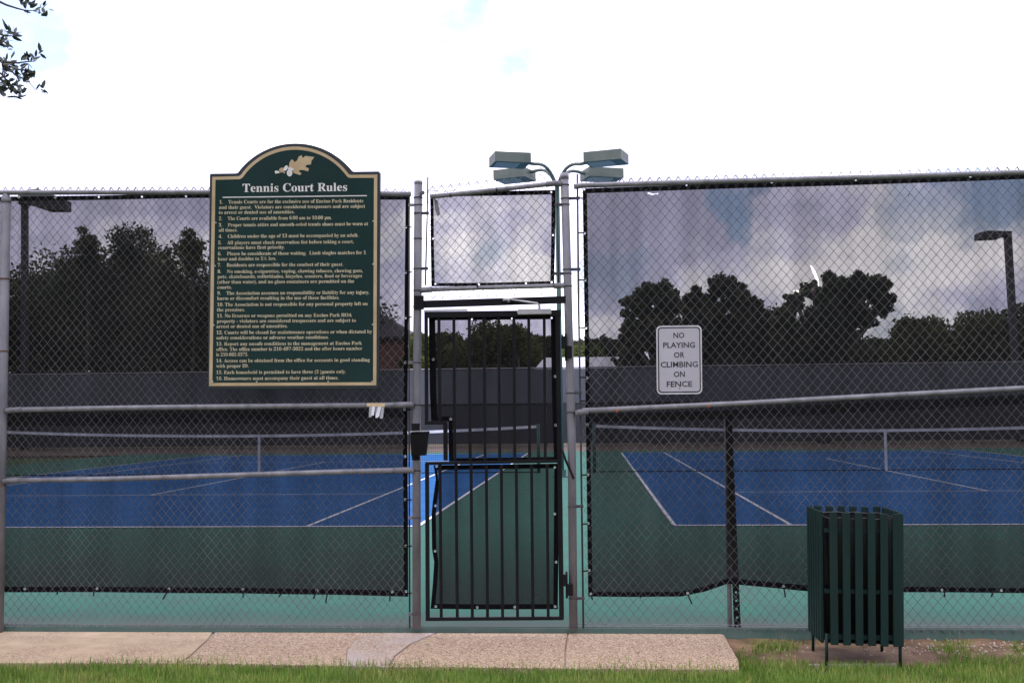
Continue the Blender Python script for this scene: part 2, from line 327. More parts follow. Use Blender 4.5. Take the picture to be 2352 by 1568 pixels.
def ring(c, r, rt, axis='Y', n=12, k=6):
    mb = MB(); c = Vector(c); vs = []
    for i in range(n):
        a = 2*math.pi*i/n
        for j in range(k):
            b = 2*math.pi*j/k; rr = r + rt*math.cos(b); h = rt*math.sin(b)
            l = (rr*math.cos(a), h, rr*math.sin(a)) if axis == 'Y' else ((rr*math.cos(a), rr*math.sin(a), h) if axis == 'Z' else (h, rr*math.cos(a), rr*math.sin(a)))
            vs.append(c + Vector(l))
    fs = [(i*k + j, ((i+1) % n)*k + j, ((i+1) % n)*k + (j+1) % k, i*k + (j+1) % k) for i in range(n) for j in range(k)]
    return mb.add(vs, fs)
def inpoly(x, y, P):
    c = False; j = len(P) - 1
    for i in range(len(P)):
        if (P[i][1] > y) != (P[j][1] > y) and x < (P[j][0]-P[i][0])*(y-P[i][1])/(P[j][1]-P[i][1]) + P[i][0]: c = not c
        j = i
    return c
def raw(name, V, Fq, m, tint=None):
    """fast mesh from numpy arrays (Fq: n x 3 or n x 4)"""
    me = bpy.data.meshes.new(name); k = Fq.shape[1]
    me.vertices.add(len(V)); me.vertices.foreach_set('co', V.astype(np.float32).ravel())
    me.loops.add(Fq.size); me.loops.foreach_set('vertex_index', Fq.astype(np.int32).ravel())
    me.polygons.add(len(Fq)); me.polygons.foreach_set('loop_start', np.arange(0, Fq.size, k, dtype=np.int32))
    me.update(calc_edges=True)
    if tint is not None:
        a = me.attributes.new('tint', 'FLOAT', 'POINT'); a.data.foreach_set('value', tint.astype(np.float32))
    me.materials.append(m); return me
def structure(o): o['kind'] = 'structure'; return o

# ------------------------------------------------------------------ ground and courts
ZG = -.105                                    # lawn in front of the fence
far_y = 32.0                                  # far edge of the court slab
mb = MB()
mb.add([(-900, -300, ZG), (900, -300, ZG), (900, 1200, ZG), (-900, 1200, ZG)], [(0, 1, 2, 3)])
structure(obj('lawn', mb, M['lawn'], fix=False))
structure(obj('court_slab', MB().slab([(-16.5, .05), (15.5, .05), (15.5, far_y), (-16.5, far_y)], ZG - .1, 0.0), M['green']))
structure(obj('court_slab_edge', MB().box((-16.5, .036, ZG - .05), (15.5, .0495, -.004)), M['curb']))
structure(obj('dirt_strip', MB().slab([(-30, far_y + .002), (30, far_y + .002), (30, 41.5), (-30, 41.5)], -.3, -.02), M['redearth']))
# rising ground beyond the far fence
nx, ny = 60, 14; V = []; Fq = []
for j in range(ny):
    for i in range(nx):
        x = -90 + 180*i/(nx-1); yy = 41.5 + 70*(j/(ny-1))**1.5; tt = min(1, (yy-41.5)/13)
        V.append((x, yy, -.1 + 3.7*(tt*tt*(3-2*tt)) + .25*math.sin(x*.21)*tt + .15*math.sin(x*.6+1)*tt))
for j in range(ny-1):
    for i in range(nx-1): a = j*nx+i; Fq.append((a, a+1, a+nx+1, a+nx))
structure(obj('hillside', MB().add(V, Fq), mat('dry_grass_slope', (.06, .065, .028), .95, 0, col2=(.15, .135, .065), scale=.6, bump=.4, bscale=4), smooth=True))

BL = 13.67 - D                                # baseline
XR, XL = .97, -2.11 - 10.97                   # left side line of the right and of the left court
def court(x0, name):
    root = structure(obj(name, MB().add([(x0-.03, BL-.03, .004), (x0+11.0, BL-.03, .004), (x0+11.0, BL+23.8, .004), (x0-.03, BL+23.8, .004)], [(0,1,2,3)]), M['blue'], fix=False))
    def ln(xa, ya, xb, yb):
        l = obj('court_line', MB().add([(xa, ya, .008), (xb, ya, .008), (xb, yb, .008), (xa, yb, .008)], [(0,1,2,3)]), M['line'], root, fix=False)
    L = .05
    ln(x0, BL-.02, x0+10.97, BL+.08); ln(x0, BL+23.72, x0+10.97, BL+23.77)
    for xx in (x0, x0+1.372, x0+9.598, x0+10.97): ln(xx-L/2, BL+.0801, xx+L/2, BL+23.7199)
    for yy in (BL+5.485, BL+18.285): ln(x0+1.372+L/2, yy-L/2, x0+9.598-L/2, yy+L/2)
    ln(x0+5.485-L/2, BL+5.485+L/2, x0+5.485+L/2, BL+18.285-L/2)
    return root
court(XR, 'blue_court_surface'); court(XL, 'blue_court_surface')

def net(x0, label):
    y = BL + 11.885; xa, xb = x0 - .914, x0 + 10.97 + .914; xm = (xa + xb)/2
    t = thing('tennis_net', label, 'tennis net', (xm, y, 0), 'nets across the two courts')
    def top(x): return .914 + .156*((x-xm)/(xb-xm))**2
    for x in (xa, xb):
        smooth_tube('net_post', [(x, y, 0), (x, y, 1.10)], .038, M['poleg'], t)
    mb = MB(); n = 48; xs = [xa+.04+(xb-xa-.08)*i/n for i in range(n+1)]
    for i in range(n):
        a, b = xs[i], xs[i+1]
        mb.add([(a,y-.012,top(a)-.062),(b,y-.012,top(b)-.062),(b,y-.012,top(b)),(a,y-.012,top(a)),(a,y+.012,top(a)-.062),(b,y+.012,top(b)-.062),(b,y+.012,top(b)),(a,y+.012,top(a))],
               [(0,1,2,3),(5,4,7,6),(3,2,6,7),(0,4,5,1)])
    obj('headband', mb, M['band'], t)
    mb = MB(); r = .0022
    k = int((xb-xa-.08)/.05)
    for i in range(k):
        x = xa+.04+(i+.5)*.05; mb.tube([(x, y, .03), (x, y, top(x)-.062)], r, 3, False)
    for j in range(1, 19):
        pts = [(x, y, .03 + (top(x)-.092)*j/18.5) for x in xs[::3]]; mb.tube(pts, r, 3, False)
    obj('netting', mb, M['netcord'], t, kind='stuff')
    obj('bottom_tape', MB().box((xa+.04, y-.01, .012), (xb-.04, y+.01, .032)), M['netcord'], t)
    obj('centre_strap', MB().box((xm-.03, y-.016, .01), (xm+.03, y-.0125, .916)), M['band'], t)
net(XR, 'tennis net with white headband across the court right of the gate')
net(XL, 'tennis net with white headband across the court left of the gate')

# ------------------------------------------------------------------ far fence, house, shed
YF = 38.6
t = thing('far_fence', 'tall fence hung with grey-blue screens at the far end of the courts', 'fence', (0, YF, 0))
zt = 3.14
for i in range(14):
    x = -27 + i*4.2
    smooth_tube('post', [(x, YF+.05, -.05), (x, YF+.05, zt)], .035, M['galv'], t, n=8)
for i in range(13):
    x = -27 + i*4.2
    obj('upper_screen', MB().box((x+.01, YF-.004, 1.72), (x+4.19, YF+.004, zt-.04)), M['farscreen'], t)
    obj('lower_screen', MB().box((x+.01, YF-.004, .10), (x+4.19, YF+.004, 1.66)), M['farscreen2'], t)
obj('rail', MB().box((-27, YF-.02, 1.662), (27.6, YF+.02, 1.718)), M['black'], t)
smooth_tube('rail', [(-27, YF, zt), (27.6, YF, zt)], .03, M['galv'], t, n=8)

def gz(x, y):
    tt = min(1, max(0, (y-41.5)/13)); return -.1 + 3.7*(tt*tt*(3-2*tt))
# house on the left, seen past the edge of the rules sign
p = at(948, 772, 50.0); hx = p.x
t = thing('house', 'brick house with dark hipped roof and white corner trim behind the rules sign', 'house', (hx-5, 53, 3))
obj('wall', MB().box((hx-9.5, 50.3, 1.0), (hx-.3, 57, p.z-.12)), M['brick'], t)
rf = MB(); zr = p.z
rf.add([(hx-10, 49.9, zr-.12), (hx+.1, 49.9, zr-.12), (hx+.1, 57.4, zr-.12), (hx-10, 57.4, zr-.12), (hx-10, 49.9, zr), (hx+.1, 49.9, zr), (hx+.1, 57.4, zr), (hx-10, 57.4, zr), (hx-6.4, 53.6, zr+2.3), (hx-3.6, 53.6, zr+2.3)],
       [(0,1,5,4),(1,2,6,5),(2,3,7,6),(3,0,4,7),(4,5,9,8),(6,7,8,9),(5,6,9),(7,4,8),(0,3,2,1)])
obj('roof', rf, M['roof'], t)
obj('corner_trim', MB().box((hx-.3, 50.22, 1.0), (hx-.12, 50.5, p.z-.12)), M['trim'], t)
for k in range(3):
    wx = hx-2.4-k*2.6
    wo = obj('window', MB().box((wx-.55, 50.24, zr-2.0), (wx+.55, 50.3, zr-.7)), M['glass'], t)
    fr = MB().box((wx-.62, 50.20, zr-2.08), (wx-.55, 50.29, zr-.62)).box((wx+.55, 50.20, zr-2.08), (wx+.62, 50.29, zr-.62)).box((wx-.55, 50.20, zr-.70), (wx+.55, 50.29, zr-.62)).box((wx-.55, 50.20, zr-2.08), (wx+.55, 50.29, zr-2.0))
    obj('frame', fr, M['trim'], wo)
# white shed on the slope
a = at(1222, 852, 46.0); b = at(1456, 848, 46.0); c = at(1243, 819, 46.0); d_ = at(1452, 817, 46.0)
t = thing('shed', 'long low building with a white metal roof rising behind the far fence', 'shed', ((a.x+b.x)/2, 48, 1.5))
obj('wall', MB().box((a.x+.15, 46.4, .5), (b.x-.15, 49.6, a.z-.05)), M['trim'], t)
obj('roof', MB().add([(a.x, 46.0, a.z-.05), (b.x, 46.0, a.z-.05), (b.x, 50, a.z-.05), (a.x, 50, a.z-.05), (c.x+.1, 47.0, c.z), (d_.x, 47.0, c.z), (d_.x, 49, c.z), (c.x+.1, 49, c.z)],
    [(0,1,5,4),(1,2,6,5),(2,3,7,6),(3,0,4,7),(4,5,6,7),(0,3,2,1)]), M['metalroof'], t)

# ------------------------------------------------------------------ trees
def leaves(centres, radii, n, size, squash=.85, outer=.55):
    """n leaf quads in lumpy clumps; returns vertices, faces, tint"""
    C = np.array(centres); Rr = np.array(radii); pr = Rr**2; pr = pr/pr.sum()
    idx = RNG.choice(len(C), n, p=pr); d = RNG.normal(size=(n, 3)); d /= np.linalg.norm(d, axis=1)[:, None]
    rr = Rr[idx]*(outer + (1-outer)*RNG.random(n)**.6)*(1+.16*RNG.normal(size=n))
    P = C[idx] + d*rr[:, None]*np.array([1, 1, squash])
    s = size*(.6+.8*RNG.random(n)); u = RNG.normal(size=(n, 3)); u /= np.linalg.norm(u, axis=1)[:, None]
    v = np.cross(u, RNG.normal(size=(n, 3))); v /= np.linalg.norm(v, axis=1)[:, None]
    u = u*s[:, None]; v = v*s[:, None]*.55
    V = np.stack([P-u, P-v, P+u, P+v], 1).reshape(-1, 3); Fq = np.arange(4*n).reshape(-1, 4)
    cl = RNG.random(len(C)); t = np.repeat(np.clip(cl[idx]*.6+.4*RNG.random(n), 0, 1), 4)
    return V, Fq, t
def lobed(lobes, Y, leafm, label, group, n, size, trunk_px):
    sc = (Y+D)/F; cs = []; rs = []
    for (x, y, r_) in lobes:
        p = at(x, y, Y); R_ = r_*sc; dy = RNG.normal()*.5
        cs.append((p.x, p.y+dy, p.z)); rs.append(R_*.74)
        for k in range(16):
            a = RNG.normal(size=3); a /= np.linalg.norm(a); q = .55+.60*RNG.random()
            cs.append((p.x+a[0]*R_*q, p.y+dy+a[1]*R_*q, p.z+a[2]*R_*q*.9)); rs.append(R_*(.12+.22*RNG.random()))
    b0 = at(*trunk_px, Y); g0 = gz(b0.x, Y)-.1
    t = thing('tree', label, 'tree', (b0.x, Y, g0), group)
    V, Fq, tn = leaves(cs, rs, n, size, 1.0, .35); obj('crown', raw('crown', V, Fq, leafm, tn), None, t)
    tw = MB(); base = Vector((b0.x, Y, g0)); mid = Vector((b0.x, Y, (g0+b0.z)/2+.4)); tw.tube([base, mid, Vector((b0.x, Y, b0.z))], [.3, .24, .18], 8)
    for (x, y, r_) in lobes:
        c = at(x, y, Y); top = c+Vector((0, 0, r_*sc*.6)); tw.tube([Vector((b0.x, Y, b0.z)), Vector((b0.x, Y, b0.z)).lerp(c, .5)+Vector((0, 0, -.2)), c, top], [.15, .11, .07, .02], 6)
    obj('trunk', tw, M['bark'], t)
    return t
def tree(px, ytop, ybot, wpx, Y, leafm, label, group, n=6500, size=.17, sparse=False, name='tree'):
    top = at(px, ytop, Y); bot = at(px, ybot, Y); sc = (Y+D)/F; rx = wpx*sc/2
    zb = max(gz(top.x, Y), bot.z); hgt = top.z - zb; cz = (top.z+zb)/2; rz = hgt/2
    g0 = gz(top.x, Y)-.1
    t = thing(name, label, 'tree', (top.x, Y, g0), group)
    cs = []; rs = []
    nb = 34 if not sparse else 15
    for k in range(nb):
        dd = RNG.normal(size=3); dd /= np.linalg.norm(dd); q = RNG.random()**.45 if not sparse else RNG.random()**.3
        r = min(rx, rz)*(.34+.22*RNG.random())*(.95 if sparse else 1)
        cs.append((top.x+dd[0]*q*(rx-r*.8), Y+dd[1]*q*rx*.6, cz+dd[2]*q*(rz-r*.7))); rs.append(r)
    if not sparse:
        for k in range(12): cs.append((top.x+(k % 4-1.5)*rx*.5, Y+RNG.normal()*.4, cz-rz*(.1+.34*(k//4)))); rs.append(min(rx, rz)*.5)
    V, Fq, tn = leaves(cs, rs, n, size, .85, .08 if sparse else .55)
    o = obj('crown', raw('crown', V, Fq, leafm, tn), None, t)
    tw = MB(); r0 = (.14+.02*hgt)*(.4 if sparse else 1)
    base = Vector((top.x, Y, g0)); mid = Vector((top.x+rx*.08, Y, zb+hgt*.35))
    tw.tube([base, base.lerp(mid, .5)+Vector((.1, 0, 0)), mid, Vector((top.x, Y, cz+rz*.4))], [r0, r0*.8, r0*.6, r0*.2], 8)
    for k in range(min(9, len(cs))):
        c = Vector(cs[k]); tw.tube([mid.lerp(base, .2*random.random()), mid.lerp(c, .55)+Vector((0, 0, -.15)), c], [r0*.45, r0*.25, r0*.08], 6)
    obj('trunk', tw, M['bark'], t)
    return t
G1 = 'trees beyond the far fence'
# left mass
spec = [(-60, 575, 900, 330, 47, 'leafA', 'broad dark tree at the left edge of the photo beyond the courts', 0),
 (-260, 540, 900, 330, 49, 'leafB', 'olive tree outside the left edge of the photo', 0), (-480, 560, 900, 330, 51, 'leafA', 'dark tree well outside the left edge of the photo', 0), (-720, 530, 900, 330, 49, 'leafA', 'dark tree farthest outside the left edge of the photo', 0), (2790, 640, 905, 260, 50, 'leafB', 'olive tree well outside the right edge of the photo', 0),
 (95, 558, 900, 290, 50, 'leafA', 'dark rounded tree behind the lamp at far left', 0),
 (215, 530, 900, 270, 48, 'leafA', 'dark tree with ragged top left of the rules sign', 0),
 (330, 533, 900, 260, 51, 'leafB', 'olive tree showing just left of the rules sign', 0),
 (425, 540, 900, 280, 47, 'leafA', 'low dark tree touching the left edge of the rules sign', 0),
 (200, 500, 640, 70, 45, 'leafA', 'thin sparse treetop poking up over the dark trees at left', 1),
 (305, 498, 640, 130, 46, 'leafA', 'sparse leggy treetop between lamp and rules sign', 1),
 (440, 520, 640, 90, 45, 'leafB', 'sparse olive treetop beside the shoulder of the rules sign', 1),
 (570, 560, 900, 300, 50, 'leafA', 'dark tree hidden mostly behind the left of the rules sign', 0),
 (740, 600, 900, 300, 52, 'leafA', 'dark tree hidden mostly behind the right of the rules sign', 0),
 # gate
 (968, 752, 905, 80, 49, 'leafC', 'yellow-green bush showing in the gap left of the gate', 0),
 (1025, 765, 905, 160, 52, 'leafB', 'low olive tree at the left of the gate opening', 0),
 (1135, 728, 905, 200, 50, 'leafB', 'rounded olive tree centred behind the gate bars', 0),
 (1185, 738, 830, 90, 47, 'leafB', 'small sparse crown to the right of the tree behind the gate', 1),
 (1265, 765, 905, 170, 53, 'leafA', 'low dark tree at the right of the gate opening', 0),
 (1335, 775, 905, 120, 49, 'leafC', 'yellow-green tree in the gap right of the gate', 0),
 # right
 (1385, 770, 905, 150, 53, 'leafA', 'low dark tree over the white shed roof', 0),
 (1775, 705, 905, 170, 51, 'leafA', 'dark tree filling the dip between the two tall trees', 0),
 (1880, 700, 905, 190, 50, 'leafA', 'dense dark lower tree beneath the overhanging crown', 0),
 (2010, 775, 905, 150, 53, 'leafA', 'low dark tree below the gap of sky right of the overhanging crown', 0),
 (1590, 760, 905, 150, 53, 'leafB', 'olive tree low between the two tall dark crowns', 0),
 (2115, 712, 905, 150, 51, 'leafB', 'low olive tree left of the right lamp post', 0),
 (2240, 694, 905, 175, 50, 'leafB', 'olive tree around the right lamp post', 0),
 (2365, 688, 905, 180, 48, 'leafA', 'dark tree at the right edge of the photo', 0),
 (2540, 650, 905, 260, 50, 'leafA', 'dark tree outside the right edge of the photo', 0)]
for (px, yt, yb, wp, Y, lm, lb, sp) in spec:
    tree(px, yt, yb, wp, Y, M[lm], lb, G1, n=3200 if sp else (19000 if wp > 120 else 10000), size=.09 if sp else .125, sparse=bool(sp))

lobed([(1468, 702, 36), (1512, 682, 34), (1450, 760, 34), (1500, 760, 60), (1545, 700, 34), (1560, 780, 60), (1455, 830, 45)], 41, M['leafA'], 'tall dark tree directly above the white warning sign', G1, 17000, .115, (1510, 860))
lobed([(1600, 692, 32), (1655, 658, 36), (1690, 690, 38), (1735, 712, 32), (1630, 735, 45), (1700, 760, 60), (1610, 790, 50), (1765, 735, 26)], 43, M['leafA'], 'tallest dark tree right of the white warning sign', G1, 17000, .115, (1680, 860))
lobed([(1830, 690, 24), (1868, 662, 22), (1915, 668, 40), (1965, 656, 34), (2010, 668, 38), (2030, 700, 26), (1960, 715, 45), (1890, 735, 50), (1800, 730, 30), (1840, 790, 60), (1930, 800, 55), (1995, 735, 22)], 40, M['leafA'], 'wide dark tree with overhanging crown behind the torn screen', G1, 22000, .115, (1890, 860))
# unseen grove added behind the viewer to shade the near side of the fence
for i_, (x_, y_, h_, r_) in enumerate([(-15, -23, 14, 5.4), (-6.5, -24, 16, 5.8), (3, -23.5, 15, 5.6), (12, -24, 16, 5.8), (21, -23, 14, 5.4), (-23, -20, 14, 5.2), (-11, -18, 11, 4), (0, -19, 12, 4), (9, -18.5, 11, 4.2), (29, -19, 14, 5)]):
    t = thing('tree', '%s unseen tree behind the viewer, added to shade the fence' % ['tall', 'taller', 'broad', 'wide', 'leaning', 'dense', 'small', 'young', 'short', 'far right'][i_], 'tree', (x_, y_, ZG), 'unseen grove added behind the viewer')
    cs = []; rs = []
    for k in range(30):
        dd = RNG.normal(size=3); dd /= np.linalg.norm(dd); q = RNG.random()**.4
        cs.append((x_+dd[0]*q*r_*.8, y_+dd[1]*q*r_*.7, h_*.56+dd[2]*q*h_*.36)); rs.append(r_*(.25+.15*RNG.random()))
    V, Fq, tn = leaves(cs, rs, 5200, .36)
    obj('crown', raw('crown', V, Fq, M['leafA'], tn), None, t)
    obj('trunk', MB().tube([(x_, y_, ZG-.1), (x_+.1, y_, h_*.3), (x_, y_, h_*.75)], [.3, .24, .08], 8), M['bark'], t)

# ------------------------------------------------------------------ court lights
def shoebox(name, cx, cy, cz, lx, ly, h, rot, tiltx, m, parent, lens=True):
    Rm = Matrix.Translation((cx, cy, cz)) @ Matrix.Rotation(rot, 4, 'Z') @ Matrix.Rotation(tiltx, 4, 'X')
    b = MB().box((-lx/2, -ly/2, -h/2), (lx/2, ly/2, h/2)); b.v = [tuple(Rm @ Vector(v)) for v in b.v]
    o = obj(name, b, m, parent, bevel=.008)
    if lens:
        b = MB().box((-lx/2+.06, -ly/2+.05, -h/2-.006), (lx*.22, ly/2-.05, -h/2+.004)); b.v = [tuple(Rm @ Vector(v)) for v in b.v]
        obj('lens', b, M['lens'], o)
    return o
YP = 23.9 - D
base = at(1291, 1085, YP); topz = at(1283, 430, YP).z
bx = at(1283, 700, YP).x
t = thing('floodlight_pole', 'green floodlight pole with four box lamps behind the gate', 'floodlight', (bx, YP, 0))
smooth_tube('pole', [(bx+.02, YP, 0), (bx, YP, topz)], .052, M['poleg'], t)
obj('base_plate', MB().box((bx-.15, YP-.15, 0), (bx+.17, YP+.15, .03)).box((bx-.07, YP-.07, .03), (bx+.11, YP+.07, .16)), M['poleg'], t)
for (px, py, dy, sgn, lx, ly, rot, pe) in [(1171, 368, -.75, -1, .76, .62, math.radians(17), (1228, 377)), (1392, 364, -.75, 1, .80, .60, math.radians(-17), (1333, 377)),
                                         (1182, 404, .75, -1, .76, .62, math.radians(-20), (1228, 393)), (1382, 402, .75, 1, .80, .60, math.radians(20), (1338, 398))]:
    c = at(px, py, YP+dy); e_ = at(pe[0], pe[1], YP+dy*.8)
    L_ = shoebox('lamp_head', c.x, c.y, c.z, lx, ly*1.0, .215, rot, 0, M['lampg'], t)
    q0 = Vector((bx, YP, topz-.02)); mid1 = q0 + Vector((sgn*.16, dy*.25, .35)); 
    pts = []
    for k in range(9):
        s_ = k/8; pa = q0.lerp(mid1, s_); pb = mid1.lerp(e_ + Vector((0, 0, 0)), s_); cv = pa.lerp(pb, s_); cv.z += .10*math.sin(s_*math.pi); pts.append(cv)
    pts.append(e_ + (c-e_)*.25)
    smooth_tube('arm', pts, .036, M['lampg'], t, n=10)
def single(px_t, py_t, Y, pb, head, label, slope=0.0, poler=.06):
    a_ = at(px_t, py_t, Y); b_ = at(pb[0], pb[1], Y)
    b_ = a_ + (b_-a_)*((a_.z)/(a_.z-b_.z))
    t = thing('court_light', label, 'lamp post', (b_.x, Y, 0), 'single court lights')
    obj('pole', MB().beam(b_, a_, poler*2, poler*2), M['bronze'], t)
    P = [at(x, y, Y) for x, y in head]
    o = obj('lamp_head', MB().prism([p + Vector((0, -.3, 0)) for p in P], .6), M['bronze'], t, bevel=.01)
    return t
single(57, 462, 39.2, (57, 567), [(48, 442), (95, 436), (157, 462), (157, 485), (112, 485), (66, 470), (50, 472)], 'dark angled court light on a post at the far left, half behind the top rail', poler=.114)
single(2314, 534, 39.3, (2325, 720), [(2318, 533), (2302, 533), (2262, 532), (2243, 537), (2243, 551), (2292, 549), (2302, 543), (2318, 545)], 'dark flat court light on a post at the far right above the trees', poler=.125)

# ------------------------------------------------------------------ chain link fabric
def chain(name, parent, xa, xb, ztop, zbot, W, Hh, y0, m, phase=0.0, r=.0025):
    """interlocked zigzag wires between x = xa and xb; ztop / zbot are functions of x"""
    hw, hh = W/2, Hh/2; n = int((xb-xa)/hw); V = []; Fq = []; base = 0
    sq = np.array([(1, 0), (0, 1), (-1, 0), (0, -1)])*r
    for i in range(n):
        x0 = xa + i*hw; zt_ = ztop(x0); rows = int((zt_-zbot(x0))/hh)
        js = np.arange(rows+1); side = ((js + (1 if i % 2 == 0 else 0)) % 2)
        xs = x0 + side*hw; zs = ztop(xa + hw*round((x0+hw*(1 if i % 2 == 0 else 0)-xa)/hw)) - js*hh
        xs = xs + .0016*np.sin(xs*9+zs*4.1) + .0022*np.sin(zs*2.3+xs*1.7)
        zs = zs + .0018*np.sin(xs*5.3+zs*3)
        jx = RNG.normal(size=len(xs))*.0006
        xs = xs + jx; ys = y0 + (side-.5)*.004*(1 if i % 2 else -1)
        P = np.stack([xs, ys, zs], 1)
        for (ox, oy) in sq: pass
        ringv = np.stack([P + np.array([a_*.7, b_, a_*.7]) if False else P + np.array([a_*.72, b_, -a_*.0]) + np.array([0, 0, a_*.72])*0 for (a_, b_) in sq], 1)
        # cross-section square to each leg is close enough to a diamond in X / Y
        V.append(ringv.reshape(-1, 3)); k = len(P)
        j = np.arange(k-1)[:, None]*4; q = np.arange(4)[None, :]
        f = np.stack([base+j+q, base+j+(q+1) % 4, base+j+4+(q+1) % 4, base+j+4+q], -1).reshape(-1, 4); Fq.append(f); base += 4*k
    me = raw(name, np.concatenate(V), np.concatenate(Fq), m)
    o = obj(name, me, None, parent); o['kind'] = 'stuff'
    # twisted wire ends along the top and the bottom selvage
    kn = MB(); q = 0
    while xa + hw*(2*q+1) < xb:
        x = xa + hw*(2*q+1); q += 1
        for zf, sg_ in ((ztop, 1), (zbot, -1)):
            z = zf(x) + (0 if sg_ == 1 else -.004); a_ = random.uniform(-.35, .35); L_ = random.uniform(.45, .62)*hw
            kn.tube([(x-L_, y0, z-sg_*L_*1.15), (x-.002, y0-.001, z), (x+.003+a_*.01, y0, z+sg_*.004)], .0027, 4)
            kn.tube([(x+L_, y0, z-sg_*L_*1.15), (x+.002, y0+.001, z), (x-.003+a_*.01, y0, z+sg_*.004)], .0027, 4)
    k_ = obj('knuckle_selvage', kn, M['galv_dirty'], parent, fix=False); k_['kind'] = 'stuff'
    return o

# ------------------------------------------------------------------ windscreens
def waves(x, z, amp, ph): return amp*(.5*math.sin(x*2.1+z*3.3+ph*3)*math.sin(z*2.7-x*1.9)+math.sin(x*3.1+ph)*.5 + math.sin(x*7.3+z*2.2+ph*2)*.25 + math.sin(z*5.0+x*1.3)*.25)
def ins(P, d):
    """shrink polygon: d is a list of inset distances per edge i (P[i] -> P[i+1])"""
    n = len(P); area = sum(P[i][0]*P[(i+1) % n][1]-P[(i+1) % n][0]*P[i][1] for i in range(n)); s = 1 if area > 0 else -1
    L = []
    for i in range(n):
        a = Vector(P[i]); b = Vector(P[(i+1) % n]); t_ = (b-a).normalized(); nn = Vector((-t_.y, t_.x))*s; L.append((a+nn*d[i], t_))
    R_ = []
    for i in range(n):
        (p, u), (q, v) = L[i-1], L[i]; den = u.x*v.y-u.y*v.x
        if abs(den) < 1e-4: R_.append(tuple(q)); continue
        k = ((q.x-p.x)*v.y-(q.y-p.y)*v.x)/den; R_.append(tuple(p+u*k))
    return R_
def screen(root, P, hems, y0, tears=(), gromm=(), step=.11, amp=.012, m=None, m2=None, band=None, ph=0.0, gr=.0058, fold=None):
    """P: outline in X, Z.  hems: hem width per edge.  tears: polygons left open.  gromm: hole centres."""
    I = ins(P, hems); pts = []; edges = []
    def loop(L):
        b = len(pts); pts.extend(Vector(p) for p in L); edges.extend((b+i, b+(i+1) % len(L)) for i in range(len(L)))
    def sub(L):
        out_ = []
        for i in range(len(L)):
            a = Vector(L[i]); b = Vector(L[(i+1) % len(L)]); n = max(1, int((b-a).length/step)); out_ += [tuple(a.lerp(b, k/n)) for k in range(n)]
        return out_
    loop(sub(P)); loop(sub(I)); octs = []
    for (gx, gz_) in gromm:
        o_ = [(gx+gr*math.cos(k*math.pi/4), gz_+gr*math.sin(k*math.pi/4)) for k in range(8)]; octs.append(o_); loop(o_)
    for tr in tears: loop(tr)
    if band: loop(band)
    x0 = min(p[0] for p in P); x1 = max(p[0] for p in P); z0 = min(p[1] for p in P); z1 = max(p[1] for p in P)
    xx = x0+step*.5
    while xx < x1:
        zz = z0+step*.4
        while zz < z1:
            q = (xx+random.uniform(-.01, .01), zz)
            if inpoly(*q, I): pts.append(Vector(q))
            zz += step
        xx += step
    vo, eo, fo, *_ = delaunay_2d_cdt(pts, edges, [], 0, 1e-5)
    V = []
    for p in vo:
        y = y0 + waves(p.x, p.y, amp, ph) + amp
        if fold: y += fold(p.x, p.y)
        V.append((p.x, y, p.y))
    A, B, C_ = [], [], []
    for f in fo:
        c = (vo[f[0]]+vo[f[1]]+vo[f[2]])/3
        if not inpoly(c.x, c.y, P): continue
        if any(inpoly(c.x, c.y, o_) for o_ in octs) or any(inpoly(c.x, c.y, tr) for tr in tears): continue
        if not inpoly(c.x, c.y, I): B.append(f)
        elif band and inpoly(c.x, c.y, band): C_.append(f)
        else: A.append(f)
    def comp(fs, name, mm):
        if not fs: return
        used = sorted({i for f in fs for i in f}); mp = {i: k for k, i in enumerate(used)}
        mb = MB().add([V[i] for i in used], [tuple(mp[i] for i in f) for f in fs])
        return obj(name, mb, mm, root, smooth=True, fix=False)
    comp(A, 'fabric', m or M['screen']); comp(B, 'hem', M['hem']); comp(C_, 'darker_strip', m2 or M['screen2'])  # faces inside the band outline become a darker, less see-through strip
    for (gx, gz_) in gromm:
        y = y0 + waves(gx, gz_, amp, ph) + amp + (fold(gx, gz_) if fold else 0)
        obj('grommet', ring((gx, y-.001, gz_), gr+.0018, .0022, 'Y', 10, 4), M['gromm'], root, smooth=True)
def xz(x, y, Y=.045): p = at(x, y, Y); return (p.x, p.z)
def strap(root, x, y, dx, dy, Y=.02, w_=.0048, name='cable_tie'):
    a = at(x, y, Y); b = at(x+dx, y+dy, Y-.012); c = a.lerp(b, .5)+Vector((0, -.006, 0))
    obj(name, MB().tube([a, c, b], w_, 5), M['tie'], root)

# ------------------------------------------------------------------ front fence, left of the gate
GP = 'black cable ties'
fl = thing('chain_link_fence', 'chain-link fence panel left of the gate, with three horizontal rails', 'fence', at(470, 1440, 0))
smooth_tube('post', [at(14, 452, 0), at(-3, 1462, 0)], .030, M['galv_dirty'], fl, n=18)
smooth_tube('post', [at(-1262, 452, 0), at(-1290, 1462, 0)], .030, M['galv_dirty'], fl, n=18)
smooth_tube('rail', [at(-1270, 948, -.022), at(0, 941.5, -.022)], .0165, M['galv'], fl)
smooth_tube('rail', [at(-1270, 1112, -.022), at(-10, 1104, -.022)], .0168, M['galv'], fl)
smooth_tube('post_cap', [at(14.3, 438, 0), at(14.2, 446, 0), at(14.1, 458, 0), at(14, 466, 0)], [.004, .020, .033, .033], M['galv'], fl)
for y in (640, 806, 1115):
    p = at(14-(y-450)*.017, y, 0); obj('brace_band', ring(p, .031, .005, 'Z', 18, 6), M['rust'], fl, smooth=True)
def rail(root, pts, r, Y, m=None, name='rail'):
    return smooth_tube(name, [at(x, y, Y) for x, y in pts], r, m or M['galv'], root, n=16)
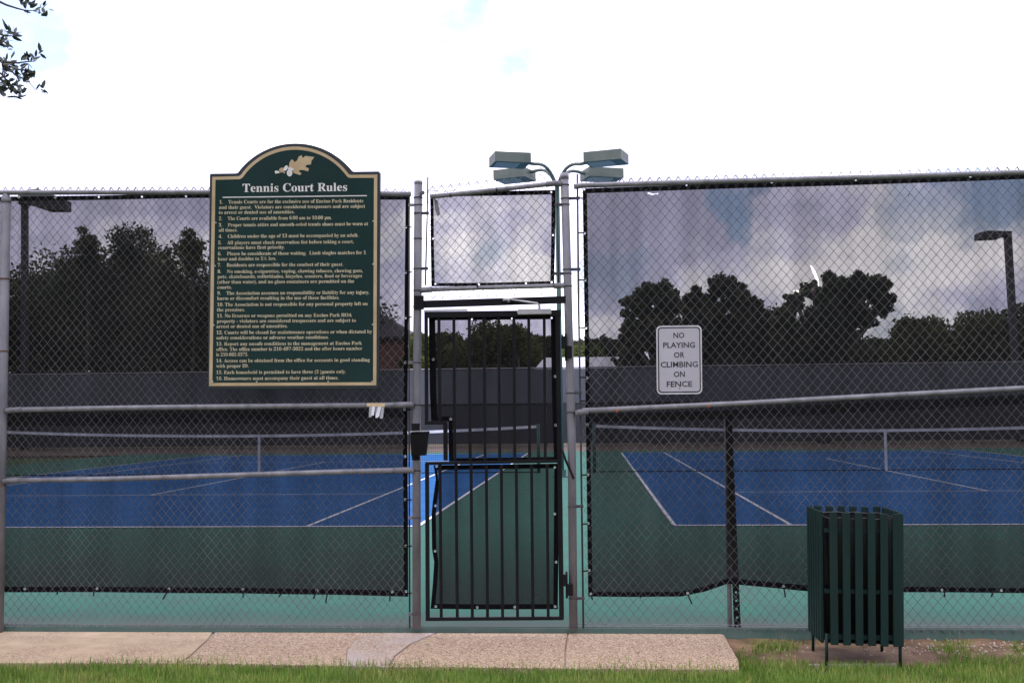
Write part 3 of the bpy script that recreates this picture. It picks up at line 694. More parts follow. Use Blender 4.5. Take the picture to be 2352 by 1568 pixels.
rail(fl, [(-1300, 445), (-60, 442.5), (480, 441.5), (700, 443), (944, 446)], .0165, -.004)
rail(fl, [(22, 941), (300, 936), (600, 932.5), (937, 929.5)], .0165, -.022)
rail(fl, [(16, 1103), (250, 1099.5), (560, 1090), (780, 1083), (936, 1079)], .0168, -.022)
for (x, y) in ((22, 941), (16, 1103)):
    rail(fl, [(x-8, y+2), (x+28, y-1)], .0185, -.022, M['galv_dirty'], 'rail_sleeve')
for (x, y) in ((905, 930), (905, 1080)):
    rail(fl, [(x, y), (x+34, y-1), (x+46, y+1)], .019, -.022, M['galv_dirty'], 'rail_end')
TY = dict(left=.030)
ra = at(480, 441, 0); rb = at(944, 446, 0)
def lin(p, q, off=0.0): return lambda x: p.z + (q.z-p.z)*(x-p.x)/(q.x-p.x) + off
ztl = lambda x: (lin(at(-60, 442, 0), at(480, 441, 0), .036) if x < ra.x else lin(ra, rb, .036))(x)
zbl = lin(at(0, 1436, .03), at(940, 1441, .03))
chain('chain_link', fl, -7.4, at(937, 900, .03).x, ztl, zbl, .0565, .0675, .030, M['wire'])
smooth_tube('tension_bar', [at(940, 440, .012), at(939.5, 940, .012), at(941, 1441, .012)], .0060, M['darksteel'], fl, n=6)
for y in (471, 832, 929, 1188, 1409):
    x = 957; p = at(x, y, 0); obj('brace_band', MB().box((at(938, y, 0).x, -.006, p.z-.010), (p.x-.02, .006, p.z+.010)), M['galv_dirty'], fl)
smooth_tube('tension_wire', [at(-60, 1433, .026), at(400, 1434, .026), at(940, 1434, .026)], .0018, M['wire'], fl, n=5)
for x, y, yy in ((155, 936.8, 0), (452, 932.7, 0), (765, 930.3, 0), (50, 1099.5, 0), (155, 441.8, 1), (620, 442.4, 1), (345, 441.5, 1)):
    p = at(x, y, -.022 if not yy else -.004); obj('tie_wire', ring(p, .018, .0019, 'X', 12, 4), M['galv_dirty'], fl, smooth=True)

wl = thing('windscreen', 'dark mesh windscreen tied behind the fence left of the gate', 'windscreen', at(470, 900, .045))
P = [(-7.35, xz(-150, 1360)[1]), xz(200, 1360), xz(560, 1362), xz(760, 1366), xz(937, 1370), xz(935, 900), xz(940, 447.5), xz(470, 444), (-7.35, xz(-150, 444)[1])]
k = 1/357.
hm = [.036, .036, .036, .036, .030, .026, 11*k, 11*k, .03]
gl = [xz(x, y) for x, y in ((40, 452), (124, 452), (224, 451.5), (325, 451.5), (427, 451.5))]
gl += [xz(x, 1352+max(0, x-500)*.018) for x in (55, 220, 388, 558, 727, 900)]
gl += [xz(x, y) for x, y in ((932, 521), (931.5, 625), (931, 729), (930, 832), (929, 940), (930, 1048), (930.5, 1147), (931, 1254), (932, 1358))]
tearL = [xz(368, 601), xz(373, 596), xz(381, 597), xz(378, 602), xz(372, 604)]
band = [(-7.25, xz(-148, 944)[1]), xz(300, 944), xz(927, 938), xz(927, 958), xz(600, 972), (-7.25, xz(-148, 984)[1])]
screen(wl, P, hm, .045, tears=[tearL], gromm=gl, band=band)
for i, (x, y) in enumerate([(218, 1352), (388, 1353), (560, 1354), (728, 1354), (897, 1358), (133, 1356), (650, 1358), (752, 1362)]):
    strap(wl, x, y, (-3, -14, -2, -8, -2, -1, -10, -4)[i], (16, 22, 18, 20, 22, 8, 12, 22)[i])
for y in (521, 625, 729, 832, 940, 1147, 1254, 1362):
    strap(wl, 931, y, 15, (y % 3)-1, Y=.012)

# ------------------------------------------------------------------ front fence, right of the gate
fr_ = thing('chain_link_fence', 'chain-link fence panel right of the gate behind the litter bin', 'fence', at(1850, 1450, 0))
rail(fr_, [(1318, 429), (1340, 426), (1700, 415), (2000, 407), (2352, 396), (2900, 379)], .0172, -.004)
rail(fr_, [(1338, 943), (1700, 926), (2050, 907), (2352, 891), (2900, 860)], .0168, -.022)
rail(fr_, [(1322, 950), (1332, 947), (1352, 944)], .020, -.022, M['galv_dirty'], 'rail_end')
za = at(1340, 425, 0); zb_ = at(2352, 396, 0)
zbr = lin(at(1340, 1441, .03), at(2352, 1452, .03))
chain('chain_link', fr_, at(1337, 900, .03).x, at(2900, 900, .03).x, lin(za, zb_, .040), zbr, .0610, .0725, .030, M['wire'])
smooth_tube('tension_bar', [at(1326, 400, .012), at(1329, 700, .012), at(1334, 1000, .012), at(1340, 1442, .012)], .0066, M['darksteel'], fr_, n=6)
smooth_tube('tension_wire', [at(1325, 1432, .026), at(1900, 1436, .026), at(2352, 1437, .026), at(2900, 1441, .026)], .0024, M['galv'], fr_, n=5)
smooth_tube('post', [at(1668, 950, .10), at(1677, 1470, .10)], .0150, M['galv'], fr_, n=14)
smooth_tube('post_footing', [at(1676.5, 1440, .10), at(1677, 1475, .10)], .019, M['galv_dirty'], fr_, n=14)
smooth_tube('post', [at(2700, 372, 0), at(2712, 1475, 0)], .030, M['galv_dirty'], fr_, n=14)
# perforated steel strut beside the post, screwed through holes
p0 = at(1673, 950, .075); p1 = at(1694, 1446, .075)
mbp = MB(); nh = 26; hw = .021; zhole = .0125
dv = (p1-p0)/nh; sx = dv.normalized().cross(Vector((0, 1, 0))).normalized()*hw
if sx.x < 0: sx = -sx
for i in range(nh):
    q = p0+dv*i; c = q+dv*.5; pr = []
    outer_ = [q-sx, q+sx, q+sx+dv, q-sx+dv]
    hr = .0062; inner_ = [c + sx.normalized()*hr*a_ + dv.normalized()*hr*b_ for a_, b_ in ((-1, -1), (1, -1), (1, 1), (-1, 1))]
    mbp.add(outer_+inner_, [(0, 1, 5, 4), (1, 2, 6, 5), (2, 3, 7, 6), (3, 0, 4, 7)] + ([(4, 5, 6, 7)] if i < nh-7 else []))
st = obj('perforated_strut', mbp, M['black'], fr_, fix=False)
so_ = st.modifiers.new('s', 'SOLIDIFY'); so_.thickness = .003
for x, y in ((1417, 941), (1627, 930)): p = at(x, y, -.022); smooth_tube('marking_tape', [p-Vector((.008, 0, 0)), p+Vector((.008, 0, 0))], .0174, M['orange'], fr_)
for x, y, q in ((1470, 938.5, 0), (1850, 918, 0), (2080, 905, 0), (2250, 896, 0), (1305+180, 422, 1), (1785, 413, 1), (1365, 425.5, 1), (2090, 404.5, 1), (2300, 397.7, 1)):
    p = at(x, y, -.022 if not q else -.004); obj('tie_wire', ring(p, .0185, .0019, 'X', 12, 4), M['galv_dirty'], fr_, smooth=True)
for (x, y) in ((1484, 440), (1520, 444), (1728, 444), (2090, 450), (2352, 462), (1365, 452)):
    p = at(x, y, .02); hk = [p+Vector((.010*math.sin(a_), 0, .012*math.cos(a_))) for a_ in np.linspace(-2.2, 1.2, 7)]
    obj('loose_wire_hook', MB().tube(hk, .0022, 5), M['galv_dirty'], fr_)

wr = thing('windscreen', 'dark mesh windscreen with a curved tear, tied behind the fence right of the gate', 'windscreen', at(1850, 900, .045))
P = [xz(1351, 1370), xz(1450, 1371), xz(1565, 1370), xz(1620, 1358), xz(1672, 1340), xz(1760, 1348), xz(1850, 1357), xz(2080, 1360), xz(2352, 1361), xz(2880, 1366),
     xz(2880, 384), xz(2352, 399), xz(2000, 411), xz(1338, 431), xz(1342, 700), xz(1346, 1000)]
hm = [.030, .030, .030, .030, .034, .036, .034, .030, .030, .03, .02, 12*k, 12*k, .028, .028, .028]
gr_ = [xz(x, y) for x, y in ((1342, 433.5), (1391, 427), (1577, 424), (1773, 418), (1967, 412), (2230, 405), (2423, 400))]
gr_ += [xz(x, y) for x, y in ((1343, 535), (1344, 643), (1346, 753), (1348, 867), (1349, 975), (1350, 1090), (1351, 1202), (1353, 1310))]
gr_ += [xz(x, y) for x, y in ((1357, 1364), (1580, 1362), (1800, 1346), (1940, 1354), (2165, 1355), (2300, 1355))]
tears = [[xz(1862, 609), xz(1866, 611), xz(1876, 628), xz(1882, 645), xz(1881, 657), xz(1878, 655), xz(1875, 640), xz(1868, 625)],
         [xz(1822, 667), xz(1840, 666.5), xz(1862, 663), xz(1874, 657), xz(1878, 660), xz(1868, 668), xz(1845, 672), xz(1828, 671)],
         [xz(1870, 668), xz(1875, 662), xz(1878, 666), xz(1873, 673)],
         [xz(1488, 440), xz(1500, 444), xz(1512, 442), xz(1512, 445), xz(1498, 447), xz(1486, 443)],
         [xz(2285, 768), xz(2291, 769), xz(2289, 772), xz(2284, 771)]]
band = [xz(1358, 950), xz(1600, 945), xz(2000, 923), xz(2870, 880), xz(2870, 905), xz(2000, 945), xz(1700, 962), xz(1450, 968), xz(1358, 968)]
def foldf(x, z):
    p = at(1760, 1320, .045); return .030*math.exp(-((x-p.x)/.25)**2-((z-p.z)/.05)**2)
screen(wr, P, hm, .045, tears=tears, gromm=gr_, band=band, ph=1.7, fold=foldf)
for i, (x, y) in enumerate([(1580, 1364), (1358, 1366), (1475, 1362), (1800, 1348), (2168, 1354), (2280, 1356), (1940, 1356)]):
    strap(wr, x, y, (9, 3, -4, 4, 2, -3, 2)[i], (22, 10, 10, 22, 16, 14, 16)[i])
for y in (455, 535, 643, 753, 867, 921, 1090, 1202, 1310):
    strap(wr, 1341+(y-430)*.012, y, -14, (y % 3)-1, Y=.012)

# ------------------------------------------------------------------ gateway: posts, header, transom
gw = thing('gateway', 'steel gateway of two round posts with a dark header bar and mesh transom', 'gateway', at(1140, 1440, 0))
smooth_tube('post', [at(960.8, 418, 0), at(959, 700, 0), at(956.8, 1000, 0), at(957, 1442, 0)], .0268, M['galv_dirty'], gw, n=20)
smooth_tube('post', [at(1296.5, 400, 0), at(1305, 700, 0), at(1313, 1000, 0), at(1317, 1444, 0)], .0268, M['galv_dirty'], gw, n=20)
smooth_tube('post_cap', [at(960.8, 416, 0), at(960.8, 423, 0)], .0285, M['galv'], gw)
smooth_tube('post_cap', [at(1296.4, 398, 0), at(1296.7, 412, 0)], .0290, M['galv'], gw)
obj('header_bar', MB().beam(at(966, 699, 0), at(1305, 688, 0), .045, .045), M['black'], gw, bevel=.002)
obj('header_plate', MB().box((at(953, 690, 0).x, -.031, at(953, 712, 0).z), (at(975, 690, 0).x, -.028, at(953, 680, 0).z)), M['black'], gw)
rail(gw, [(988, 452), (1130, 437), (1270, 422), (1290, 421)], .0160, -.006)
rail(gw, [(979, 665), (1130, 660), (1284, 656)], .0150, -.006)
rail(gw, [(963, 667), (978, 665.5), (992, 664.5)], .0185, -.006, M['galv_dirty'], 'rail_end')
rail(gw, [(1272, 656.5), (1285, 656), (1300, 655)], .0185, -.006, M['galv_dirty'], 'rail_end')
rail(gw, [(1255, 423.5), (1276, 421), (1296, 423)], .0190, -.006, M['galv_dirty'], 'rail_end')
obj('rail_end', MB().tube([at(971, 443, -.055), at(970, 443, -.02), at(962, 445, 0)], .0135, 14), M['galv_dirty'], gw, smooth=False)
smooth_tube('tension_bar', [at(982.7, 407, .01), at(981, 500, .006), at(977, 655, .01)], .0054, M['darksteel'], gw, n=6)
smooth_tube('tension_bar', [at(1279, 425, .012), at(1283, 655, .012)], .0054, M['darksteel'], gw, n=6)
smooth_tube('loose_wire', [at(984, 437, .0), at(1005, 439, -.005), at(1025, 440, .0), at(1046, 437, .0), at(1049, 431, 0)], .0026, M['galv_dirty'], gw, n=5)
for y, xl in ((490, 983), (617, 981), (667, 979)):
    p = at(960, y, 0); obj('brace_band', ring(p, .0275, .0045, 'Z', 18, 6), M['darksteel'], gw, smooth=True)
    obj('band_bolt', MB().box((p.x+.02, -.007, p.z-.009), (at(xl, y, 0).x+.006, .007, p.z+.009)), M['darksteel'], gw)
for y in (454, 471, 548, 704, 832, 929, 1080, 1188, 1409):
    p = at(960.5-(y-418)*.004 if y < 1000 else 957, y, 0); obj('brace_band', ring(p, .0275, .0042, 'Z', 18, 6), M['darksteel'], gw, smooth=True)
for y in (425, 456, 470, 619, 628, 657, 902, 946, 1162, 1373, 1437):
    p = at(1296.5+(y-400)*.027 if y < 1000 else 1313+(y-1000)*.009, y, 0)
    obj('brace_band', ring(p, .0275, .0045, 'Z', 18, 6), M['darksteel'], gw, smooth=True)
    if y in (456, 619, 902, 1162, 1373):
        q = at(1327+(y-430)*.012, y, 0); obj('band_bolt', MB().box((p.x+.02, -.007, p.z-.009), (q.x+.012, .007, p.z+.009)), M['darksteel'], gw)
    if y in (470, 628):
        obj('band_bolt', MB().box((at(1273, y, 0).x, -.007, p.z-.009), (p.x-.02, .007, p.z+.009)), M['darksteel'], gw)
zt_a = at(990, 440, .02); zt_b = at(1270, 408, .02)
chain('chain_link', gw, at(984, 560, .02).x, at(1284, 560, .02).x, lin(zt_a, zt_b, .03), lin(at(990, 684, .02), at(1270, 672, .02)), .0590, .0680, .020, M['wire'])
wt = thing('windscreen', 'small mesh windscreen in the transom above the gate', 'windscreen', at(1130, 550, .045))
P = [xz(991, 658, .035), xz(1130, 657, .035), xz(1273, 653, .035), xz(1275, 560, .035), xz(1276, 436, .035), xz(1130, 439, .035), xz(988, 450, .035), xz(989, 560, .035)]
screen(wt, P, [.022, .022, .026, .026, .030, .016, .022, .022], .032, gromm=[xz(x, y, .035) for x, y in ((995, 548), (1000, 652), (1100, 653), (1208, 651), (1267, 648), (1270, 540), (1266, 441))], m=M['screen_t'], amp=.006)
fp = [at(997, 455, .012), at(1005, 462, .012), at(1011, 492, .010), at(1005, 497, .010), at(999, 482, .012)]
obj('folded_flap', MB().prism(fp, .002), mat('grey_tan_backing', (.22, .20, .18), .8), wt)
for x, y in ((1140, 436), (1033, 449), (1095, 655)): strap(wt, x, y-4, 2, 9, Y=-.02)

# ------------------------------------------------------------------ the gate
gt = thing('gate', 'black steel bar gate with a notched left side, closed', 'gate', at(1135, 1424, -.02))
YG = -.012
def bar(name, a, b, w_=.0215, d_=.025, m=None, dy=0):
    return obj(name, MB().beam(at(*a, YG+dy), at(*b, YG+dy), w_, d_), m or M['black'], gt, bevel=.0015)
bar('stile', (978.7, 717), (980, 973)); bar('stile', (1281, 717), (1290, 1420), .030, .030); bar('stile', (981, 1064), (982.5, 1417), .0245)
bar('rail', (975, 723.0), (1288, 719), .040, .028, dy=-.002); bar('rail', (976, 970.5), (1027, 970.5), .024, .027, dy=-.002)
bar('stile', (1023, 974), (1023.6, 1057), .026, .027, dy=.001)
bar('rail', (977.6, 1064), (1286, 1058.5), .0185, .029, dy=-.003); bar('rail', (978, 1420.5), (1294, 1418.5), .0215, .029, dy=-.003)
ub = (1009.6, 1043.9, 1079.2, 1113.2, 1146.8, 1181.6, 1215.8, 1251.4); lb = (1011.8, 1048.6, 1083.2, 1118.1, 1152.7, 1187, 1222.2, 1257.5)
for i in range(8):
    bar('bar', (ub[i]-1.5, 727), (ub[i]+1.0, 966 if i == 0 else 1057), .0182, .018)
    bar('bar', (lb[i]-1.2, 1066), (lb[i]+1.8, 1416), .0182, .018)
# hinges
for (y0_, y1_, x) in ((772, 800, 1297), (1318, 1345, 1299)):
    a_ = at(x-8, y0_, -.03); b_ = at(x+5, y1_, -.03); obj('hinge', MB().box((a_.x, -.045, b_.z), (b_.x, -.008, a_.z)), M['black'], gt, bevel=.003)
    a_ = at(x+2, y0_+22, -.03); b_ = at(x+14, y1_+22, -.03); obj('hinge', MB().box((a_.x, -.040, b_.z), (b_.x+.008, -.006, a_.z)), M['black'], gt, bevel=.003)
    smooth_tube('hinge_pin', [at(x+2, y0_-6, -.035), at(x+3, y1_+28, -.035)], .007, M['black'], gt, n=8)
smooth_tube('stay_rod', [at(1291, 1031, -.03), at(1299, 1056, -.03), at(1315, 1092, -.035), at(1318, 1099, -.035)], .0075, M['black'], gt, n=8)
# door closer
a_ = at(1190, 723, -.035); b_ = at(1262, 709.5, -.035)
obj('closer_body', MB().box((a_.x, -.065, a_.z), (b_.x+.012, -.028, b_.z)).box((a_.x-.004, -.060, a_.z+.004), (a_.x, -.030, b_.z-.004)), M['alu'], gt, bevel=.003)
smooth_tube('closer_spindle', [at(1239, 709, -.05), at(1239, 700, -.05)], .008, M['alu'], gt)
smooth_tube('closer_arm', [at(1240, 702, -.055), at(1233, 696, -.055), at(1175, 688, -.045)], .0062, M['alu'], gt, n=8)
smooth_tube('closer_shoe', [at(1155, 689, -.032), at(1178, 686, -.032)], .0085, M['alu'], gt, n=8)
smooth_tube('closer_spindle', [at(1168, 684, -.04), at(1168, 694, -.04)], .010, M['alu'], gt, n=8)
obj('latch_tab', MB().box((at(975, 715, 0).x, -.03, at(975, 716, 0).z), (at(1075, 715, 0).x, -.020, at(975, 712.5, 0).z)), M['alu'], gt)
# windscreen cloths on the gate
wg = thing('windscreen', 'mesh windscreen cloth tied to the upper part of the bar gate', 'windscreen', at(1150, 890, .012))
YW = .016
P = [xz(1031, 1059, YW), xz(1284, 1056, YW), xz(1279, 900, YW), xz(1276, 722, YW), xz(984.5, 725, YW), xz(985.5, 800, YW), xz(987, 900, YW), xz(990, 967, YW), xz(1030, 967, YW)]
screen(wg, P, [.02, .032, .032, .030, .042, .042, .042, .03, .028], YW, gromm=[xz(x, y, YW) for x, y in ((995, 825), (1030+5, 962), (1275, 864), (1276, 976), (1084, 733), (1176, 731), (1267, 730))], amp=.008, ph=.6, m=M['screen_g'])
wg2 = thing('windscreen', 'mesh windscreen cloth with rippled left edge on the lower part of the bar gate', 'windscreen', at(1150, 1230, .012))
P = [xz(989, 1397, YW), xz(1130, 1399, YW), xz(1281, 1399, YW), xz(1282, 1320, YW), xz(1284, 1064, YW), xz(996, 1068, YW), xz(1001, 1100, YW), xz(994, 1150, YW), xz(991, 1180, YW), xz(992, 1260, YW), xz(997, 1290, YW), xz(994, 1340, YW)]
screen(wg2, P, [.032, .032, .022, .030, .030, .016, .028, .028, .028, .028, .028, .028], YW, gromm=[xz(x, y, YW) for x, y in ((993+8, 1392), (1096, 1394), (1182, 1394), (1275, 1393), (1274, 1180), (1277, 1291), (1000, 1161), (999, 1265), (1003, 1071), (1274, 1073))], amp=.009, ph=2.2, m=M['screen_g'])

# keypad hood on the left gate post
kb = thing('keypad_hood', 'black tapered keypad hood mounted on the left gate post', 'keypad', at(962, 1020, -.05))
a0, a1, a2, a3 = at(942, 992, -.11), at(985.5, 990.5, -.11), at(978.5, 1045, -.09), at(944.5, 1047, -.09)
yb_ = -.030
mbk = MB().add([a0, a1, a2, a3, (a0.x+.004, yb_, a0.z), (a1.x-.006, yb_, a1.z), (a2.x-.004, yb_, a2.z), (a3.x+.003, yb_, a3.z)], [(0,1,2,3),(0,4,5,1),(1,5,6,2),(2,6,7,3),(3,7,4,0)])
ho = obj('hood', mbk, M['black'], kb); ho.modifiers.new('s', 'SOLIDIFY').thickness = .003
obj('lid_edge', MB().beam(at(942, 990.3, -.112), at(986, 988.8, -.112), .005, .012), M['alu'], kb)
obj('mounting_plate', MB().box((at(947, 990, 0).x, -.034, at(947, 990, 0).z), (at(966, 990, 0).x, -.0275, at(947, 972, 0).z)), M['black'], kb)
obj('bracket', MB().box((at(948, 1040, 0).x, -.034, at(948, 1056, 0).z), (at(966, 1040, 0).x, -.0275, at(948, 1046, 0).z)), M['black'], kb)

# ------------------------------------------------------------------ rules sign
YS = -.062
sg = thing('rules_sign', 'large dark green arched sign headed Tennis Court Rules, with tan border', 'sign', at(675, 893, YS))
def c2(x, y): return (465.5 + x/5.334, 318.5 + y/5.334)          # two enlargements of the photograph -> picture units
def c3(x, y): return (465.5 + x/4.742, 588.0 + y/4.742)
def archpts(xl, yl, xr, yr, xm, yt, n=36):
    """circular arc through the left foot, the crown and the right foot"""
    (ax, ay), (bx_, by), (cx_, cy) = (xl, yl), (xm, yt), (xr, yr)
    d = 2*(ax*(by-cy)+bx_*(cy-ay)+cx_*(ay-by)); ux = ((ax*ax+ay*ay)*(by-cy)+(bx_*bx_+by*by)*(cy-ay)+(cx_*cx_+cy*cy)*(ay-by))/d
    uy = ((ax*ax+ay*ay)*(cx_-bx_)+(bx_*bx_+by*by)*(ax-cx_)+(cx_*cx_+cy*cy)*(bx_-ax))/d; r = math.hypot(ax-ux, ay-uy)
    a0_, a1_ = math.atan2(ay-uy, ax-ux), math.atan2(cy-uy, cx_-ux)
    if a1_ < a0_: a1_ += 2*math.pi
    return [(ux+r*math.cos(a0_+(a1_-a0_)*i/n), uy+r*math.sin(a0_+(a1_-a0_)*i/n)) for i in range(n+1)]
outer = [(481.5, 401), (484, 398.7), (541, 398)] + archpts(546, 396.5, 809.5, 393.5, 677.5, 329.3) + [(814, 394.2), (869, 393.4), (873, 396.5), (868.5, 890), (866, 893), (479, 893.5), (477, 891)]
obj('board', MB().prism([at(x, y, YS) for x, y in outer], .036), M['signedge'], sg, bevel=.003)
gout = [(487.3, 406.5), (548.5, 404.8)] + archpts(553.5, 401.5, 801, 400.3, 676.5, 336.8) + [(806.5, 401.8), (866.6, 401.0), (864.2, 884.5), (480.2, 886.2)]
gin = [(494.8, 413.2), (551.0, 411.8)] + archpts(557.5, 407.5, 797.5, 406.0, 676.5, 344.2) + [(803.0, 408.8), (859.0, 408.6), (857.0, 877.5), (487.6, 879.0)]
n = len(gout); A_ = [at(x, y, YS-.0035) for x, y in gout]; B_ = [at(x, y, YS-.0035) for x, y in gin]; Cc = [p+Vector((0, .0045, 0)) for p in A_]; Dd = [p+Vector((0, .0045, 0)) for p in B_]
obj('border_line', MB().add(A_+B_+Cc+Dd, [(i, (i+1) % n, (i+1) % n+n, i+n) for i in range(n)] + [(i, i+2*n, (i+1) % n+2*n, (i+1) % n) for i in range(n)] + [(i+n, (i+1) % n+n, (i+1) % n+3*n, i+3*n) for i in range(n)]), M['gold'], sg)
face = [(x+(676-x)*.012, y+(640-y)*.010) for x, y in gout]
obj('face_panel', MB().prism([at(x, y, YS-.0018) for x, y in face], .0022), M['sign'], sg)
def serif(s): return "".join(chr(0x1D400+ord(c)-65) if 'A' <= c <= 'Z' else chr(0x1D41A+ord(c)-97) if 'a' <= c <= 'z' else chr(0x1D7CE+ord(c)-48) if '0' <= c <= '9' else c for c in s)
FONTC = {}
def text_mesh(s, x0, x1, ybase, size, Y, slope=-.008, bold=0.0, lift=.0):
    """letters as geometry: width fitted to x0..x1, height by size"""
    cu = bpy.data.curves.new('lettering', 'FONT'); cu.body = s; cu.size = 1.0; cu.offset = bold; cu.resolution_u = 2
    o = bpy.data.objects.new('lettering', cu); COL.objects.link(o); dg = bpy.context.evaluated_depsgraph_get(); dg.update()
    me = o.evaluated_get(dg).to_mesh(); vs = [v.co.copy() for v in me.vertices]; fs = [tuple(p.vertices) for p in me.polygons]
    o.evaluated_get(dg).to_mesh_clear(); bpy.data.objects.remove(o); bpy.data.curves.remove(cu)
    mnx = min(v.x for v in vs); mxx = max(v.x for v in vs); k_ = (x1-x0)/(mxx-mnx)
    V = []
    for v in vs:
        px = x0+(v.x-mnx)*k_; V.append(at(px, ybase + slope*(px-x0) - v.y*size, Y))
    return V, fs
def letters(name, items, m, parent, Y):
    mb = MB()
    for it in items: V, fs = text_mesh(*it[:5], Y, *it[5:]); mb.add(V, fs)
    return obj(name, mb, m, parent, fix=False)
letters('title_lettering', [(serif('Tennis Court Rules'), 557.2, 797.3, 441.2, 27.5, -.0105, .003)], M['title'], sg, YS-.0042)
obj('title_rule', MB().beam(at(511.5, 453.4, YS-.0035), at(842.5, 449.6, YS-.0035), .0065, .003), M['title'], sg)
T2 = [("1.    Tennis Courts are for the exclusive use of Encino Park Residents", 205, 1967, 797), ("and their guest.  Violators are considered trespassers and are subject", 200, 1990, 862), ("to arrest or denied use of amenities.", 197, 1125, 924), None,
 ("2.    The Courts are available from 6:00 am to 10:00 pm.", 200, 1580, 999), None, ("3.    Proper tennis attire and smooth-soled tennis shoes must be worn at", 197, 2028, 1078), ("all times.", 197, 425, 1140), None,
 ("4.    Children under the age of 13 must be accompanied by an adult.", 195, 1907, 1217), None, ("5.    All players must check reservation list before taking a court,", 190, 1850, 1295), ("reservations have first priority.", 190, 1005, 1355), None,
 ("6.    Please be considerate of those waiting.  Limit singles matches for 1", 187, 2000, 1430), ("hour and doubles to 1\u00bd hrs.", 187, 900, 1493)]
T3 = [("7.    Residents are responsible for the conduct of their guest.", 163, 1530, 116), None, ("8.    No smoking, e-cigarettes, vaping, chewing tobacco, chewing gum,", 163, 1745, 186), ("pets, skateboards, rollerblades, bicycles, scooters, food or beverages", 163, 1735, 242), ("(other than water), and no glass containers are permitted on the", 160, 1650, 300), ("courts.", 160, 318, 357), None,
 ("9.    The Association assumes no responsibility or liability for any injury,", 160, 1815, 422), ("harm or discomfort resulting in the use of these facilities.", 158, 1490, 478), None, ("10. The Association is not responsible for any personal property left on", 158, 1797, 546), ("the premises.", 155, 460, 603), None,
 ("11. No firearms or weapons permitted on any Encino Park HOA", 155, 1625, 668), ("property - violators are considered trespassers and are subject to", 155, 1668, 726), ("arrest or denied use of amenities.", 150, 925, 783), None, ("12. Courts will be closed for maintenance operations or when dictated by", 150, 1845, 850), ("safety considerations or adverse weather conditions.", 150, 1375, 907), None,
 ("13. Report any unsafe conditions to the management at Encino Park", 148, 1735, 974), ("office. The office number is 210-497-3022 and the after hours number", 148, 1738, 1032), ("is 210-802-5375.", 148, 495, 1090), None, ("14. Access can be obtained from the office for accounts in good standing", 147, 1820, 1157), ("with proper ID.", 147, 500, 1214), None,
 ("15. Each household is permitted to have three (3 )guests only.", 147, 1560, 1283), None, ("16. Homeowners must accompany their guest at all times.", 147, 1478, 1350)]
for T, cf, slp in ((T2, c2, -.009), (T3, c3, -.0065)):
    cur = []
    for it in T + [None]:
        if it is None:
            if cur: letters('rule_text', cur, M['letter'], sg, YS-.0042)
            cur = []; continue
        s_, xa_, xb_, yb2 = it; pa = cf(xa_, yb2); pb_ = cf(xb_, yb2)
        cur.append((serif(s_), pa[0], pb_[0], pa[1], 11.4, slp, .004))
# emblem: oak leaf with acorns
LF = [(1058, 330), (1065, 290), (1088, 258), (1108, 262), (1122, 290), (1158, 268), (1175, 222), (1212, 202), (1226, 240), (1258, 212), (1368, 226), (1332, 272), (1326, 316), (1270, 322), (1258, 345), (1302, 366), (1290, 402), (1235, 385), (1185, 385), (1178, 405), (1212, 424), (1192, 446), (1125, 425), (1080, 405), (1045, 370)]
def blob(cx_, cy, rx, ry, rot=0, n=16):
    return [(cx_+rx*math.cos(a)*math.cos(rot)-ry*math.sin(a)*math.sin(rot), cy+rx*math.cos(a)*math.sin(rot)+ry*math.sin(a)*math.cos(rot)) for a in [2*math.pi*i/n for i in range(n)]]
em = obj('oak_leaf_emblem', MB().prism([at(*c2(*p), YS-.0045) for p in LF], .003), M['gold'], sg)
for nm, poly, mm, dy in (('acorn_outline', blob(972, 386, 44, 38), 'sign', -.0052), ('acorn', blob(972, 386, 36, 30), 'gold', -.0058), ('acorn_outline', blob(1065, 416, 45, 54), 'sign', -.0054), ('acorn', blob(1065, 420, 35, 43), 'title', -.0062),
                         ('acorn_cap', blob(1018, 362, 22, 36, .5), 'title', -.0064), ('acorn_cap', blob(1080, 372, 38, 18, .25), 'title', -.0066), ('stem', [(882, 402), (892, 392), (950, 398), (1010, 412), (1004, 424), (940, 420), (890, 430)], 'title', -.0049)):
    obj(nm, MB().prism([at(*c2(*p), YS+dy) for p in poly], .0006), M[mm], em)
for x, y in [c2(160, 1030), c2(2088, 1010), c2(152, 1558), c2(2088, 1537), c3(122, 752), c3(1852, 745), c3(108, 1368), c3(588, 1368), c3(1367, 1366), c3(1848, 1366)]:
    p = at(x, y, YS-.004); obj('screw', MB().tube([p, p-Vector((0, .003, 0)), p-Vector((0, .005, 0))], [.0052, .0048, .002], 8), M['alu'], sg)

# ------------------------------------------------------------------ white warning sign
YN = -.030
sn = thing('warning_sign', 'small white sign reading NO PLAYING OR CLIMBING ON FENCE', 'sign', at(1560, 905, YN))
def rr(x0, y0, x1, y1, r, sh=0.0, n=6):
    P_ = []
    for cx_, cy, a0_ in ((x1-r, y0+r, -math.pi/2), (x1-r, y1-r, 0), (x0+r, y1-r, math.pi/2), (x0+r, y0+r, math.pi)):
        for i in range(n+1): a = a0_+math.pi/2*i/n; P_.append((cx_+r*math.cos(a), cy+r*math.sin(a)))
    return [(x+sh*(y-y0)/(y1-y0), y-(x-x0)*.012) for x, y in P_]
def cs(x, y): return (1482.2 + x/8.535, 735.0 + y/8.535)
x0, y0 = cs(212, 112); x1, y1 = cs(1104, 1456)
obj('plate', MB().prism([at(x, y, YN) for x, y in rr(x0, y0, x1, y1, 11, 1.6)], .003), M['whiterim'], sn)
obj('border_line', MB().prism([at(x, y, YN-.0008) for x, y in rr(x0+3.4, y0+3.2, x1-3.2, y1-3.6, 8.5, 1.6)], .0006), M['ink'], sn)
